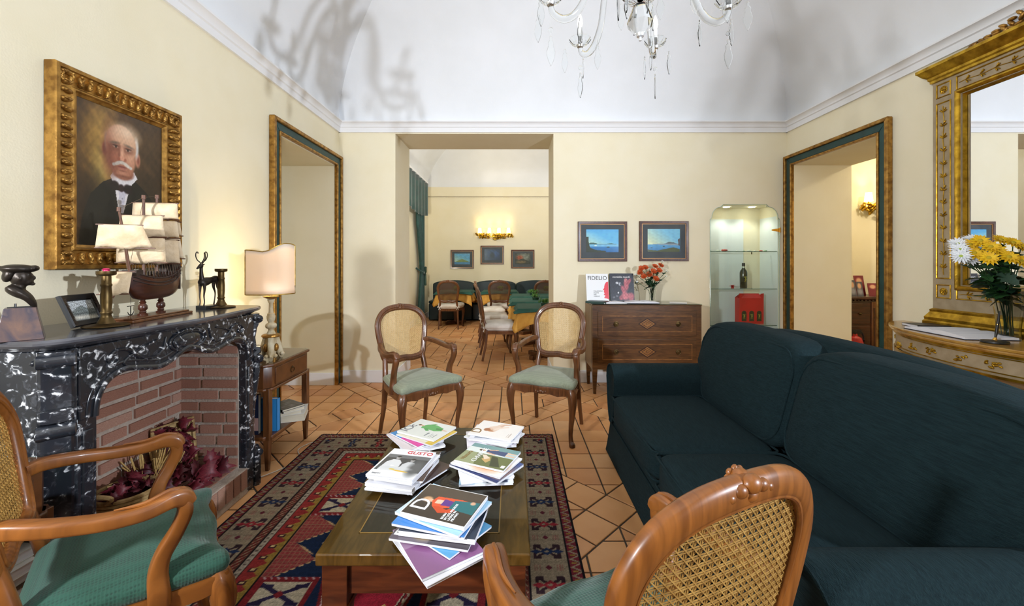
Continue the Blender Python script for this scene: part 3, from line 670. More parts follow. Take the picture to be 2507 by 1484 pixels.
for s in (-1, 1):
    for dz in (0, -.02, -.035): b.tube([(x, s*(w+.002-abs(dz)*.05), zt+dz-.004, .003) for x, w, zb, zt in st[:-3]], 5)
    for k in range(9): b.box(-.1+k*.02-.002, s*.047-.003, .19, -.1+k*.02+.002, s*.047+.003, .225)
b.box(-.152,-.03,.22,-.09,.03,.268).box(-.152,-.032,.262,-.085,.032,.268).box(.1,-.03,.205,.14,.03,.232).box(-.155,-.028,.13,-.149,.028,.25)
b.o('deckworks', m_deck, SH)
def mast(x0, z0, x1, z1, r=.007):
    B().tube([(x0,0,z0,r),(x1,0,z1,r*.8)], 8, up=(1,0,0)).tube([(x1,0,z1-.012,r*1.3),(x1,0,z1+.006,r*1.2)], 8, up=(1,0,0)).o('mast', m_spar, SH, smooth=True)
mast(.055,.18,.055,.575); mast(-.03,.18,-.03,.59); mast(-.105,.2,-.105,.50,.006); mast(.13,.2,.195,.50,.006)
def sail(x, zt, zb, wt, wb, belly, lean=0, yaw=0, skew=0):
    def f(u, v):
        w = wb+(wt-wb)*v; y = (u-.5)*w+skew*(1-v); z = zb+(zt-zb)*v+.012*math.sin(9*u)*(1-v)*.5
        bx = belly*math.sin(PI*min(max(u,.02),.98))*math.sin(PI*(v*.8+.1)); p = Vector((bx+lean*(v-.5), y, z-zb)); p = Matrix.Rotation(yaw,3,'Z') @ Vector((p.x, p.y, 0)) + Vector((0,0,p.z)); return (x+p.x, p.y, zb+p.z)
    B().grid(f, 12, 9).o('sail', m_sail, SH, smooth=True, solid=.0015)
    for z, w, lx in ((zt, wt, lean*.5), (zb, wb, -lean*.5)):
        b = B(); d = Matrix.Rotation(yaw,3,'Z') @ Vector((0,w/2+.006,0)); b.tube([(x+lx-d.x,-d.y+ (skew if z == zb else 0),z,.0028),(x+lx+d.x,d.y+(skew if z == zb else 0),z,.0028)], 6, up=(0,0,1)); b.o('yard', m_spar, SH, smooth=True)
sail(.066,.485,.385,.17,.19,.03,0,.08); sail(.068,.38,.265,.19,.2,.035,0,.08)
sail(-.02,.555,.475,.19,.2,.03,0,.05); sail(-.018,.468,.385,.19,.21,.03,0,.05); sail(-.016,.375,.26,.2,.22,.035,0,.05)
sail(-.098,.47,.40,.13,.15,.02,0,-.1); sail(-.098,.39,.285,.13,.17,.025,0,-.1)
sail(.175,.43,.33,.15,.2,.012,.03,.25); sail(.205,.225,.13,.09,.1,.012,-.04,.2)
B().tube([(.15,0,.21,.004),(.225,0,.115,.003)], 6, up=(0,1,0)).o('bowsprit', m_spar, SH)
b = B()
for p, q in (((.055,.57),(.195,.5)),((-.03,.59),(.055,.57)),((-.105,.5),(-.03,.585)),((.195,.5),(.15,.23)),((.055,.57),(.14,.235)),((-.105,.5),(-.15,.26))): b.tube([(p[0],0,p[1],.0008),(q[0],0,q[1],.0008)], 4, up=(0,1,0))
for xm, zt in ((.055,.48),(-.03,.5),(-.105,.42)):
    for s in (-1,1):
        for k in range(4): b.tube([(xm,0,zt,.0007),(xm-.03+.02*k,s*.048,.2,.0007)], 4, up=(0,1,0))
b.o('rigging', m_rope, SH)
P = [(.045,-.062,.06,.002),(.045,-.062,.035,.002),(.045,-.062,.022,.002)]
B().tube([(.045,-.062,.12,.0008),(.045,-.062,.07,.0008)],4,up=(0,1,0)).tube(P,6,up=(0,1,0)).tube([(.025,-.062,.062,.0018),(.065,-.062,.062,.0018)],6).tube(cr([(.027,-.062,.036,.001),(.034,-.062,.024,.002),(.045,-.062,.02,.0025),(.056,-.062,.024,.002),(.063,-.062,.036,.001)],4),6,up=(0,1,0)).o('anchor', m_bronze, SH, smooth=True)
# deer
DE = thing('deer_figurine', 'slim bronze deer figurine with curled antlers on a black base', 'figurine', (-1.775, 2.41, ZM), -.15)
B().box(-.033,-.055,0,.033,.055,.018).o('plinth', m_dark, DE, bev=.001)
b = B(); b.tube(cr([(0,-.05,.135,.010),(0,-.045,.15,.021,.026),(0,-.02,.158,.023,.025),(0,.015,.165,.017,.018),(0,.045,.168,.021,.022),(0,.06,.16,.012)],5),12)
b.tube(cr([(0,-.045,.16,.017),(0,-.05,.19,.011),(0,-.052,.225,.0085),(0,-.052,.245,.0095)],5),10,up=(0,1,0))
b.tube(cr([(0,-.044,.25,.009),(0,-.056,.247,.0115),(0,-.07,.238,.007),(0,-.08,.231,.0045)],4),10)
for s in (-1,1):
    b.tube(cr([(s*.014,-.045,.15,.011),(s*.015,-.045,.11,.0065),(s*.014,-.048,.075,.0042),(s*.014,-.045,.04,.0036),(s*.014,-.05,.018,.005)],5),8,up=(0,1,0))
    b.tube(cr([(s*.013,.047,.16,.013),(s*.014,.043,.125,.008),(s*.014,.054,.09,.0045),(s*.014,.052,.055,.0038),(s*.014,.045,.018,.005)],5),8,up=(0,1,0))
    b.ell((s*.012,-.046,.257),(.008,.003,.004),8,6)
b.tube([(0,.062,.165,.004),(0,.068,.15,.003)],6,up=(0,1,0))
remesh(b.o('body', m_bronze, DE, smooth=True), .0023, 2)
for s in (-1,1):
    b = B(); b.tube(cr([(s*.004,-.048,.256,.003),(s*.01,-.05,.268,.0028),(s*.028,-.05,.282,.0027),(s*.038,-.05,.305,.0026),(s*.034,-.05,.325,.0025),(s*.024,-.05,.326,.0024),(s*.023,-.05,.317,.002)],6),6,up=(0,1,0))
    b.tube(cr([(s*.005,-.049,.26,.003),(s*.004,-.03,.29,.0025),(s*.003,-.03,.325,.0022)],4),6,up=(0,1,0)); b.o('antler', m_bronze, DE, smooth=True)
# ---------------------------------------------------------------- rug
RX0, RX1, RY0, RY1 = -1.5, .31, .42, 3.235
def rug(U, Vv):
    X = U*(RX1-RX0); Y = Vv*(RY1-RY0); w, h = RX1-RX0, RY1-RY0
    d = np.minimum(np.minimum(X, w-X), np.minimum(Y, h-Y)); side = np.minimum(X, w-X) <= np.minimum(Y, h-Y)
    s = np.where(side, Y, X)
    red, blue, beige, yel, blk, pink = '#6c2325', '#1b2944', '#8b7d69', '#8f7436', '#19161a', '#8f5f4e'
    c = Cv(U, Vv, red); fr = lambda a, p: (a/p) % 1.0
    band = lambda a, b: (d >= a) & (d < b)
    c.m(band(0,.012), blk)
    c.m(band(.012,.058), '#6e2630'); k = fr(s,.05); q = (d-.012)/.046
    c.m(band(.012,.058) & (np.abs(k-.5)*2 > q) & (np.abs(k-.5)*2 < q+.35), beige); c.m(band(.012,.058) & (np.abs(k-.5) < .08) & (q > .3) & (q < .8), yel)
    c.m(band(.058,.066), blk); c.m(band(.066,.07), beige)
    # wide hooked guard
    B0, B1 = .07, .235; g = band(B0, B1); c.m(g, beige)
    per = .2; n = np.floor(s/per); p = (fr(s, per)-.5)*per; t = d-(B0+B1)/2; ap, at = np.abs(p), np.abs(t)
    alt = (n % 2) == 0
    cd = np.maximum(ap*1.35, at*1.0)
    col = lambda mk: c.m(g & mk & alt, '#8c2a33').m(g & mk & ~alt, '#22304f')
    hook = ((np.abs(at-ap*1.35) < .011) & (cd < .058)) | ((np.abs(at-.055) < .007) & (ap < .046) & (ap > .012)) | ((np.abs(ap-.043) < .006) & (at < .058) & (at > .028)) | ((np.abs(at-.032) < .006) & (ap > .028) & (ap < .046))
    c.m(g & hook, '#33232a'); col((at+ap*1.3 < .034)); c.m(g & (at+ap*1.3 < .012), beige)
    col((ap*2+np.abs(at-.05) < .03)); 
    ps = (fr(s+per/2, per)-.5)*per; aps = np.abs(ps)
    c.m(g & (aps < .018) & (at > .03) & (at < .062) & (fr(at,.012) < .5), '#8a6257'); c.m(g & (aps+at < .016), '#5b2430')
    c.m(band(.235,.243), blk)
    c.m(band(.243,.285), '#5a3029'); c.m(band(.247,.281) & (fr(s+d*1.2,.03) < .4), red); c.m(band(.247,.281) & (fr(s-d*1.2,.03) < .25), '#8f7d64'); c.m(band(.285,.291), blk)
    c.m(band(.291,.32), '#9a8f80'); c.m(band(.298,.313) & (fr(s,.03) < .35), '#5b5048'); c.m(band(.32,.326), blk)
    # running dog, red against yellow
    k = fr(s,.075); q = (d-.326)/.085; g = band(.326,.411); c.m(g, '#8a2f2e'); c.m(g & (q > .28+.6*np.abs(k-.5)*2), yel)
    c.m(g & (np.abs(k-.45) < .16) & (q > .2) & (q < .6) & ~((np.abs(k-.5) < .07) & (q > .32) & (q < .5)), '#3a2226'); c.m(g & (np.abs(k-.5) < .07) & (q > .32) & (q < .5), '#c0a878')
    c.m(band(.411,.42), blk)
    f = d >= .42; c.m(f, blue); fx = X-w/2; fy = Y-.42; FH = h-.84; FW = w/2-.42
    c.m(f & (np.abs(d-.428) < .004), '#6e2630')
    # stepped lattice wedges along both long sides and white animal panels between them
    per = .62; pf = (fr(fy+.1, per)-.5)*per; sx = FW-np.abs(fx); ax = sx
    tri = f & (ax < .185-np.abs(np.abs(pf)-.2)*1.3) & (np.abs(pf) > .09)
    c.m(f & (ax < .2-np.abs(np.abs(pf)-.2)*1.3) & (np.abs(pf) > .09) & (fr(fy*1+ax*.5,.03) < .6), '#b99a72')
    c.m(tri, '#8b3a3c'); c.m(tri & ((fr(fx,.022) < .22) | (fr(fy,.022) < .22)), pink)
    pan = f & (np.abs(pf) < .095) & (ax < .26); c.m(pan, '#7b2429'); c.m(pan & (fr(fx+fy,.03) < .25) & ((np.abs(pf) > .08)), '#b99a9a')
    ins = pan & (np.abs(pf) < .065) & (ax < .235) & (ax > .03); c.m(ins, '#b8ac94')
    hk = (np.abs(np.abs(pf)-np.abs(ax-.13)*.55) < .011) & (np.abs(ax-.13) < .1) | ((np.abs(np.abs(pf)-.045) < .009) & (np.abs(ax-.13) > .045) & (np.abs(ax-.13) < .1))
    c.m(ins & hk, '#2b2440'); c.m(ins & (np.abs(pf)+np.abs(ax-.13) < .022), '#7b2429')
    # rosettes on the blue ground
    for oy in (.0, .155, -.155):
        for ox in (.29, .37, .2):
            rr = np.sqrt(((fr(fy+.1+.31+oy, per)-.5)*per)**2+(ax-ox)**2); an = np.arctan2((fr(fy+.41+oy, per)-.5)*per, ax-ox)
            k = f & ~tri & ~pan & (rr < .038*(.8+.2*np.cos(8*an)))
            if (ox, oy) in ((.29,.0),(.37,.155),(.37,-.155),(.2,.0)): c.m(k, '#9c8a78'); c.m(k & (rr < .027), '#7b2429'); c.m(k & (rr < .015), beige)
    # red central medallion
    md = np.abs(fx)*2.1+np.abs(fy-FH/2+.0)*.62
    for a, q in ((.50,'#7b2429'),(.47,'#b99a9a'),(.455,'#7b2429'),(.43,blk),(.42,'#b3a58c'),(.41,'#8a1f2e')): c.m(f & (md < a), q)
    c.m(f & (md < .47) & (md > .44) & (fr(fx+fy*.6,.035) < .45), '#c6b49a')
    for cx, cy in ((0,0),(.09,.28),(-.09,-.28),(-.09,.28),(.09,-.28),(0,.5),(0,-.5)):
        rr = np.abs(fx-cx)+np.abs(fy-FH/2-cy); c.m(f & (md < .41) & (rr < .075) & (fr(rr,.03) < .55), '#b59a5e'); c.m(f & (md < .41) & (rr < .02), '#22304f')
    # animals at the near end
    for cx in (-.3,-.08,.14):
        for cy in (.18,):
            a, e = fx-cx, fy-cy; body = ((np.abs(a) < .06) & (np.abs(e) < .018)) | ((np.abs(np.abs(a)-.05) < .01) & (e > -.06) & (e < 0)) | ((np.abs(a-.06) < .012) & (e > 0) & (e < .06))
            c.m(f & body, '#b3a58c')
    rs = np.random.RandomState(5); c.c = c.c*(1+rs.normal(0,.07,U.shape)[...,None])*(1+.06*np.sin(Y*170+rs.normal(0,1,U.shape)))[...,None]
    return c.c
RG = thing('rug', 'patterned red, navy and beige tribal rug under the coffee table', 'rug', ((RX0+RX1)/2, (RY0+RY1)/2, 0))
paint('pile', RX1-RX0, RY1-RY0, 400, 620, rug, m_wool, RG, Matrix.Translation((0,0,.009)))
hw, hh = (RX1-RX0)/2, (RY1-RY0)/2
B().box(-hw,-hh,.0005,hw,hh,.0085).o('backing', M('rug_edge', '#2b2024', '#4a2a2a', rough=.95, scale=60), RG)
b = B()
for k in range(150):
    x = -hw+.01+(2*hw-.02)*k/149; dx = random.uniform(-.006,.006)
    b.tube([(x,hh-.003,.006,.0022),(x+dx*.4,hh+.014,.005,.0022),(x+dx,hh+random.uniform(.022,.034),.0025,.0014)], 4, up=(1,0,0))
o = b.o('fringe', M('fringe_wool', '#5a3f3c', '#3c2828', rough=.95, scale=40), RG); o['kind'] = 'stuff'
# ---------------------------------------------------------------- armchairs (face +y)
def bp(x, z): return -.225-(z-.43)*.20-.022*(1-(x/.24)**2)*max(0, min(1, (z-.5)/.1))
loop = [(0,.985),(.11,.974),(.185,.935),(.226,.865),(.224,.78),(.206,.68),(.192,.61),(.165,.578),(.085,.566)]
loop2 = loop+[(0,.572)]+[(-x, z) for x, z in reversed(loop[1:])]
LP = cr(loop2, 5, True)
out = [(0,.262),(.1,.25),(.18,.252),(.25,.272),(.285,.25),(.278,.12),(.25,-.05),(.222,-.19),(.2,-.235),(.1,-.24)]
OUT = cr(out+[(0,-.24)]+[(-x, y) for x, y in reversed(out[1:])], 4, True)
def hit(poly, o, d):
    ts = []; n = len(poly)
    for i in range(n):
        (x0, y0), (x1, y1) = poly[i], poly[(i+1)%n]; ex, ey = x1-x0, y1-y0; den = d[0]*ey-d[1]*ex
        if abs(den) < 1e-9: continue
        t = ((x0-o[0])*ey-(y0-o[1])*ex)/den; u = ((x0-o[0])*d[1]-(y0-o[1])*d[0])/den
        if 0 <= u < 1: ts.append(t)
    ts.sort(); return list(zip(ts[::2], ts[1::2]))
def cane_mesh(pitch=.0165):
    poly = [(x*.9, .775+(z-.775)*.9) for x, z in LP]; b = B()
    def strand(o, d, dy, r):
        for t0, t1 in hit(poly, o, d):
            n = 6; P = []
            for k in range(n+1):
                t = t0+(t1-t0)*k/n; x, z = o[0]+d[0]*t, o[1]+d[1]*t; P.append((x, bp(x, z)+dy, z, r, .0009))
            b.tube(P, 4, up=(0,1,0), cap=False)
    for k in range(-15, 16):
        for e in (-.0021, .0021): strand((k*pitch+e,.5),(0,1),.001,.0013); strand((-1,.775+k*pitch+e),(1,0),-.001,.0013)
    for k in range(-40, 41):
        for s in (1,-1): strand((k*pitch,.775),(R2,s*R2),.0025*s*.6,.0016)
    return b
def ring_solid(levels, cap=True):
    vs = []; fs = []; n = len(levels[0])
    for l in levels: vs += l
    for k in range(len(levels)-1): fs += [(k*n+i, k*n+(i+1)%n, (k+1)*n+(i+1)%n, (k+1)*n+i) for i in range(n)]
    if cap: fs += [tuple(range(n-1,-1,-1)), tuple((len(levels)-1)*n+i for i in range(n))]
    return B().add(vs, fs)
def armchair(name, label, loc, rz, wood, seatm, cane, arms=True, group=None, cushion=None):
    t = thing(name, label, 'chair', loc, rz, group); t.scale = (.92, .86, 1)
    # seat
    lv = []
    for s, z in ((.97,.418),(1.0,.43),(1.012,.445),(1.0,.458),(.95,.468),(.8,.481),(.6,.491),(.35,.497),(.12,.499)): lv.append([(x*s, (y-.01)*s+.01, z) for x, y in OUT])
    ring_solid(lv).o('seat', seatm, t, smooth=True, ang=70)
    def zl(x, y):
        if y < .2: return .368
        return .352+.02*abs(math.sin(x*11+PI/2))*1.0-.008*math.exp(-(x/.05)**2)
    A = [[(x*s, y*s, z if z else zl(x, y)) for x, y in OUT] for s, z in ((.9,.42),(1.0,.42),(1.008,.41),(1.0,.40),(.995,0),(.93,0),(.92,.39),(.9,.415))]
    ring_solid(A, False).o('seat_rail', wood, t, smooth=True, ang=35)
    b = B(); 
    for dx, dz, r in ((0,.382,.016),(-.022,.378,.011),(.022,.378,.011),(-.042,.384,.008),(.042,.384,.008)): b.ell((dx,.262-abs(dx)*.1,dz),(r,.008,r*.9),10,6)
    b.o('rail_carving', wood, t, smooth=True)
    for s in (-1, 1):
        b = B().tube(cr([(s*.248,.232,.425,.03),(s*.262,.246,.385,.036),(s*.27,.254,.33,.033),(s*.266,.25,.24,.024),(s*.254,.238,.14,.018),(s*.25,.234,.075,.0155),(s*.258,.244,.03,.019),(s*.268,.256,.012,.024),(s*.27,.258,0,.02)],5),12,up=(1,1*s,0),p=2.8)
        b.o('leg', wood, t, smooth=True, ang=60)
        b = B().tube(cr([(s*.262,.285,.385,.004),(s*.277,.285,.345,.01),(s*.275,.282,.30,.006),(s*.27,.272,.26,.002)],4),8,up=(0,1,0)); b.o('knee_carving', wood, t, smooth=True)
        b = B().tube(cr([(s*.196,-.215,.43,.024,.024),(s*.2,-.222,.34,.023,.024),(s*.207,-.235,.2,.019,.02),(s*.214,-.265,.08,.016,.017),(s*.218,-.285,0,.016,.017)],5),12,up=(0,1,0),p=3); b.o('leg', wood, t, smooth=True, ang=60)
        b = B().tube(cr([(s*.196,-.218,.40,.024,.022),(s*.192,-.235,.48,.022,.021),(s*.184,bp(.18,.56),.56,.021,.02),(s*.186,bp(.18,.62),.62,.018,.018)],5),12,up=(0,1,0),p=3); b.o('back_post', wood, t, smooth=True, ang=60)
    P = [(x, bp(x, z), z, .026, .019) for x, z in LP]
    fr = B().tube(P, 14, up=(0,1,0), p=2.6, closed=True).o('back_frame', wood, t, smooth=True, ang=60)
    for sc, yy, rad in ((.955,.018,.006),(1.02,.017,.0055)):
        B().tube([(x*sc, bp(x, z)+yy, .775+(z-.775)*sc, rad) for x, z in LP], 8, up=(0,1,0), closed=True).o('bead', wood, fr, smooth=True)
    B().tube([(x*.91, bp(x, z)-.01, .775+(z-.775)*.91, .006) for x, z in LP], 8, up=(0,1,0), closed=True).o('bead', wood, fr, smooth=True)
    b = B()
    for x, z, r in ((0,1.0,.02),(-.026,.993,.015),(.026,.993,.015),(-.048,.985,.011),(.048,.985,.011),(0,.982,.016),(-.068,.979,.008),(.068,.979,.008)):
        for yy in (.012,-.012): b.ell((x, bp(x, z)+yy, z), (r, r*.8, r*.75), 10, 8)
    for k in range(5): a = PI*k/4; b.ell((.018*math.cos(a), bp(0,1)+.022, .998+.012*math.sin(a)), (.007,.006,.007), 8, 6)
    b.o('crest', wood, t, smooth=True)
    link('cane_panel', cane, None, t)
    if arms:
        for s in (-1, 1):
            b = B().tube(cr([(s*.205,-.275,.70,.017,.019),(s*.236,-.235,.704,.021,.02),(s*.268,-.15,.692,.023,.019),(s*.285,-.04,.676,.025,.018),(s*.286,.05,.672,.026,.019),(s*.276,.115,.682,.027,.022),(s*.27,.148,.675,.026,.024),(s*.268,.165,.655,.022,.018)],6),16,up=(0,0,1),p=4.5)
            arm = b.o('armrest', wood, t, smooth=True, ang=60)
            b = B().tube(cr([(s*.284,-.02,.698,.002),(s*.285,.05,.694,.006),(s*.276,.11,.705,.007),(s*.27,.15,.698,.006)],4),8); b.o('carved_ridge', wood, arm, smooth=True)
            b = B().tube(cr([(s*.27,.145,.668,.024,.021),(s*.272,.15,.635,.023,.022),(s*.272,.128,.585,.02,.021),(s*.264,.095,.53,.02,.023),(s*.262,.082,.48,.022,.027),(s*.266,.085,.43,.026,.03),(s*.268,.085,.395,.026,.03)],5),16,up=(0,1,0),p=4)
            b.o('arm_post', wood, t, smooth=True, ang=60)
    return t
CN = cane_mesh(); cane_l = CN.mesh('cane_panel'); cane_l.materials.append(m_cane)
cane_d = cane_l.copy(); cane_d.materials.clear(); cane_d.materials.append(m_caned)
m_canen = M('cane_honey', '#b08a48', '#8f6a30', rough=.5, scale=60); cane_n = cane_l.copy(); cane_n.materials.clear(); cane_n.materials.append(m_canen)
def face(dx, dy): return math.atan2(-dx, dy)
chA = armchair('armchair', 'walnut cane-back armchair with sage seat, the one nearer the table lamp', (-.745, 3.235, 0), face(.67,-.74), m_wood, m_seatp, cane_l, group='sage-seat armchairs by the dining room opening')
armchair('armchair', 'walnut cane-back armchair with sage seat, the one beside the chest of drawers', (.295, 3.325, 0), face(-.40,-.92), m_wood, m_seatp, cane_l, group='sage-seat armchairs by the dining room opening')
armchair('armchair', 'honey-coloured cane-back armchair with green seat in front of the fireplace', (-1.198, 1.28, .009), face(.75,.66), m_oak, m_seatg, cane_n, group='honey armchairs with green seats')
armchair('armchair', 'honey-coloured cane-back armchair with green seat, its back to the viewer beside the sofa', (.235, .93, .009), face(-.42,.91), m_oak, m_seatg, cane_n, group='honey armchairs with green seats')
# ---------------------------------------------------------------- sofa (front towards -x), built about its base centre
SO = thing('sofa', 'dark teal chenille two-seater sofa with loose cushions and skirt', 'sofa', (1.14, 1.915, 0))
def rblock(f, n=14, m=14, k=10):
    """closed block: f(a,b,c) maps the unit cube surface (-1..1) to space"""
    b = B()
    def fc(fn): b.grid(lambda u, v: f(*fn(2*u-1, 2*v-1)), n, m)
    fc(lambda u, v: (u, v, 1)); fc(lambda u, v: (v, u, -1)); fc(lambda u, v: (1, u, v)); fc(lambda u, v: (-1, v, u)); fc(lambda u, v: (v, 1, u)); fc(lambda u, v: (u, -1, v))
    return b
def weld(o):
    bm = bmesh.new(); bm.from_mesh(o.data); bmesh.ops.remove_doubles(bm, verts=bm.verts, dist=1e-5); bmesh.ops.recalc_face_normals(bm, faces=bm.faces); bm.to_mesh(o.data); bm.free(); o.data.shade_smooth(); return o
def sup(a, b, c, p=7):
    r = (abs(a)**p+abs(b)**p+abs(c)**p)**(1/p); return a/r, b/r, c/r
HL = 1.06   # half length
def cushion(nm, c, h, puff, fn=None, par=None, p=7):
    def f(a, b, cc):
        x, y, z = sup(a, b, cc, p); e = (1-a*a)*(1-b*b); g = (1-b*b)*(1-cc*cc)
        P = Vector((c[0]+h[0]*x, c[1]+h[1]*y, c[2]+h[2]*z)); 
        if abs(cc) > .999: P.z += puff[2]*e*math.copysign(1, cc)
        if abs(a) > .999: P.x += puff[0]*g*math.copysign(1, a)
        return fn(P) if fn else P
    return weld(rblock(f).o(nm, m_sofa, par or SO, smooth=True, fix=False))
def piping(nm, pts, par, closed=True, r=.0055): B().tube([tuple(p)+(r,) for p in pts], 8, closed=closed).o(nm, m_sofa, par, smooth=True)
def rrect(hx, hy, r, n=6):
    o = []
    for cx, cy, a0 in ((hx-r,hy-r,0),(-hx+r,hy-r,PI/2),(-hx+r,-hy+r,PI),(hx-r,-hy+r,1.5*PI)):
        o += [(cx+r*math.cos(a0+PI/2*k/n), cy+r*math.sin(a0+PI/2*k/n)) for k in range(n+1)]
    return o
# base with flared skirt: front at x=-.46
sk = []
for z, f, r in ((.012,.028,.03),(.06,.02,.03),(.2,.003,.03),(.27,0,.03),(.33,0,.04)):
    sk.append([(x+.0+.0, y, z) for x, y in [(px*1, py) for px, py in rrect(.445+f, HL+f-.005, r)]])
n = len(sk[0])
ring_solid(sk).o('base', m_sofa, SO, smooth=True, ang=60)
piping('skirt_piping', [(x, y, .235) for x, y in rrect(.452, HL+.0, .03)], SO)
for s, nm in ((-1, 'near'), (1, 'far')):
    # rolled armrest: section in (y,z) swept along x
    yc = s*(HL-.115)
    sec = []
    for k in range(28):
        a = 2*PI*k/28; rr = .118; y, z = rr*math.cos(a), .55+.105*math.sin(a)
        if z < .55: y *= .88; z = .55-(.55-z)*2.9
        sec.append((y, z))
    lv = []
    for x, f in ((-.455,.86),(-.468,.93),(-.46,.985),(-.44,1.0),(-.1,1.0),(.25,.99),(.40,.97)):
        lv.append([(x, yc+y*f, .40+(z-.40)*(1-(1-f)*.35)) for y, z in sec])
    arm = ring_solid(lv).o('armrest', m_sofa, SO, smooth=True, ang=60)
    piping('arm_piping', [(-.463, yc+y*.94, .40+(z-.40)*.98) for y, z in sec], arm)
IN = HL-.225
for s in (-1, 1):
    sc = cushion('seat_cushion', (-.19, s*IN/2, .40), (.30, IN/2-.002, .085), (.012,.0,.022), p=9)
    piping('cushion_piping', [(-.19+x, s*IN/2+y, .468) for x, y in rrect(.296, IN/2-.006, .03)], sc)
    piping('cushion_piping', [(-.19+x, s*IN/2+y, .335) for x, y in rrect(.296, IN/2-.006, .03)], sc)
# reclining back with arched top
def lean(P):
    q = P.copy(); q.x += (q.z-.45)*.27; return q
def arch(s):
    def f(P):
        t = (P.y-s*IN/2)/(IN/2+.05); k = max(0, (P.z-.5)/.45)
        P.z += k*(.025-.05*abs(t)**5); o_ = max(0, s*P.y/IN-.5)*2; P.y += s*.13*o_*max(0, min(1, (P.z-.57)/.1)); return lean(P)
    return f
bk = cushion('back_frame', (.30, 0, .575), (.085, HL-.13, .335), (.0,.0,.02), lambda P: lean(P + Vector((0,0,(.05-.08*min(1, abs(P.y)/(HL-.13))**4)*max(0,(P.z-.4)/.5)))), p=6)
for s in (-1, 1):
    w = IN/2+.012
    bc = cushion('back_cushion', (.165, s*IN/2, .70), (.105, w, .245), (.035,.0,.01), arch(s), p=6)
    P = []
    for y, z in rrect(w-.035, .215, .11):
        q = arch(s)(Vector((.165-.092, s*IN/2+y, .70+z))); P.append(q)
    piping('cushion_piping', P, bc)
# ---------------------------------------------------------------- coffee table
m_tab = M('table_veneer', '#5c4018', '#46300f', rough=.4, spec=.1, coat=.6, scale=9, stretch=(5,1,1), dist=.8)
m_tabm = M('table_centre_veneer', '#30231a', '#241a13', rough=.4, spec=.1, coat=.6, scale=9, stretch=(5,1,1), dist=.8)
for m_ in (m_tab, m_tabm): m_.node_tree.nodes['Principled BSDF'].inputs['Coat Roughness'].default_value = .02
m_red = M('cherry_apron', '#5c2c13', '#3f1b0a', rough=.3, scale=5, stretch=(1,6,9), dist=.8, coat=.4)
m_inlay = M('inlay', '#9c7436', rough=.4)
CT = thing('coffee_table', 'low rectangular cherry coffee table with inlaid glass-covered top', 'table', (-.283, 1.79, .009))
hx, hy, ht = .3375, .5, .431
B().box(-hx,-hy,ht-.04,hx,hy,ht).o('tabletop', m_tab, CT, bev=.006)
B().box(-hx+.1,-hy+.1,ht-.001,hx-.1,hy-.1,ht+.0006).o('centre_veneer', m_tabm, CT)
for a in ((-hx+.1,-hy+.1,-hx+.104,hy-.1),(hx-.104,-hy+.1,hx-.1,hy-.1),(-hx+.1,-hy+.1,hx-.1,-hy+.104),(-hx+.1,hy-.104,hx-.1,hy-.1)): B().box(a[0],a[1],ht,a[2],a[3],ht+.0012).o('inlay_line', m_inlay, CT)
B().box(-hx-.002,-hy-.002,ht+.004,hx+.002,hy+.002,ht+.0085).o('glass_top', clear('table_glass', (.93,.95,.93)), CT, bev=.001)
B().box(-hx+.035,-hy+.03,.285,hx-.035,-hy+.05,ht-.04).o('apron', m_red, CT); B().box(-hx+.035,hy-.05,.285,hx-.035,hy-.03,ht-.04).o('apron', m_red, CT)
B().box(-hx+.03,-hy+.035,.285,-hx+.05,hy-.035,ht-.04).o('apron', m_red, CT); B().box(hx-.05,-hy+.035,.285,hx-.03,hy-.035,ht-.04).o('apron', m_red, CT)
for sx in (-1, 1):
    for sy in (-1, 1):
        cx, cy = sx*(hx-.055), sy*(hy-.055); l = B()
        for z0, z1, a, c in ((.255,ht-.04,.04,.04),(.235,.255,.044,.044),(0,.235,.026,.036)):
            l.add([(cx-a,cy-a,z0),(cx+a,cy-a,z0),(cx+a,cy+a,z0),(cx-a,cy+a,z0),(cx-c,cy-c,z1),(cx+c,cy-c,z1),(cx+c,cy+c,z1),(cx-c,cy+c,z1)], [(0,3,2,1),(4,5,6,7),(0,1,5,4),(1,2,6,5),(2,3,7,6),(3,0,4,7)])
        l.o('leg', m_red, CT, bev=.002)
# ---------------------------------------------------------------- magazines (local: x right, y up the page)
m_ink = M('ink_black', '#16161a', rough=.5); m_inkw = M('ink_white', '#f2f2f2', rough=.5); m_inkr = M('ink_red', '#c32330', rough=.5); m_inkg = M('ink_grey', '#77787c', rough=.5); m_inky = M('ink_ochre', '#8a6a3a', rough=.5)
def plain(bg, *sh):
    def f(U, Vv):
        c = Cv(U, Vv, bg)
        for k in sh: getattr(c, k[0])(*k[1:])
        return c.c
    return f
def magazine(label, x, y, z, rot, w, h, t, fn, texts=(), group='magazines on the coffee table', pages=None, name='magazine', cat='magazine', nx=44):
    o = thing(name, label, cat, (x, y, z), math.radians(rot), group)
    lv = []
    for k in range(4):
        dz = k/3; e = .0022*dz*random.uniform(-1,1); lv.append([(-w/2+e,-h/2+e,dz*t),(w/2+e-.001,-h/2+e,dz*t),(w/2+e-.001,h/2+e,dz*t),(-w/2+e,h/2+e,dz*t)])
    ring_solid(lv).o('pages', pages or m_paper, o)
    paint('cover', w+.002, h+.002, nx, int(nx*h/w), fn, m_print, o, Matrix.Translation((0,0,t+.0006)))
    for s, sz, mt, tx, ty in texts: text('lettering', s, sz, mt, o, Matrix.Translation((tx*w-w/2, ty*h-h/2, t+.0012)))
    return o
ZT = .009+ht+.0088
def stack(items, x, y):
    z = ZT
    for it in items:
        lb, dx, dy, rot, w, h, t, fn, tx = it; magazine(lb, x+dx, y+dy, z, rot, w, h, t, fn, tx, nx=120 if it is items[-1] else 44); z += t+.0022
W1, H1 = .185, .235
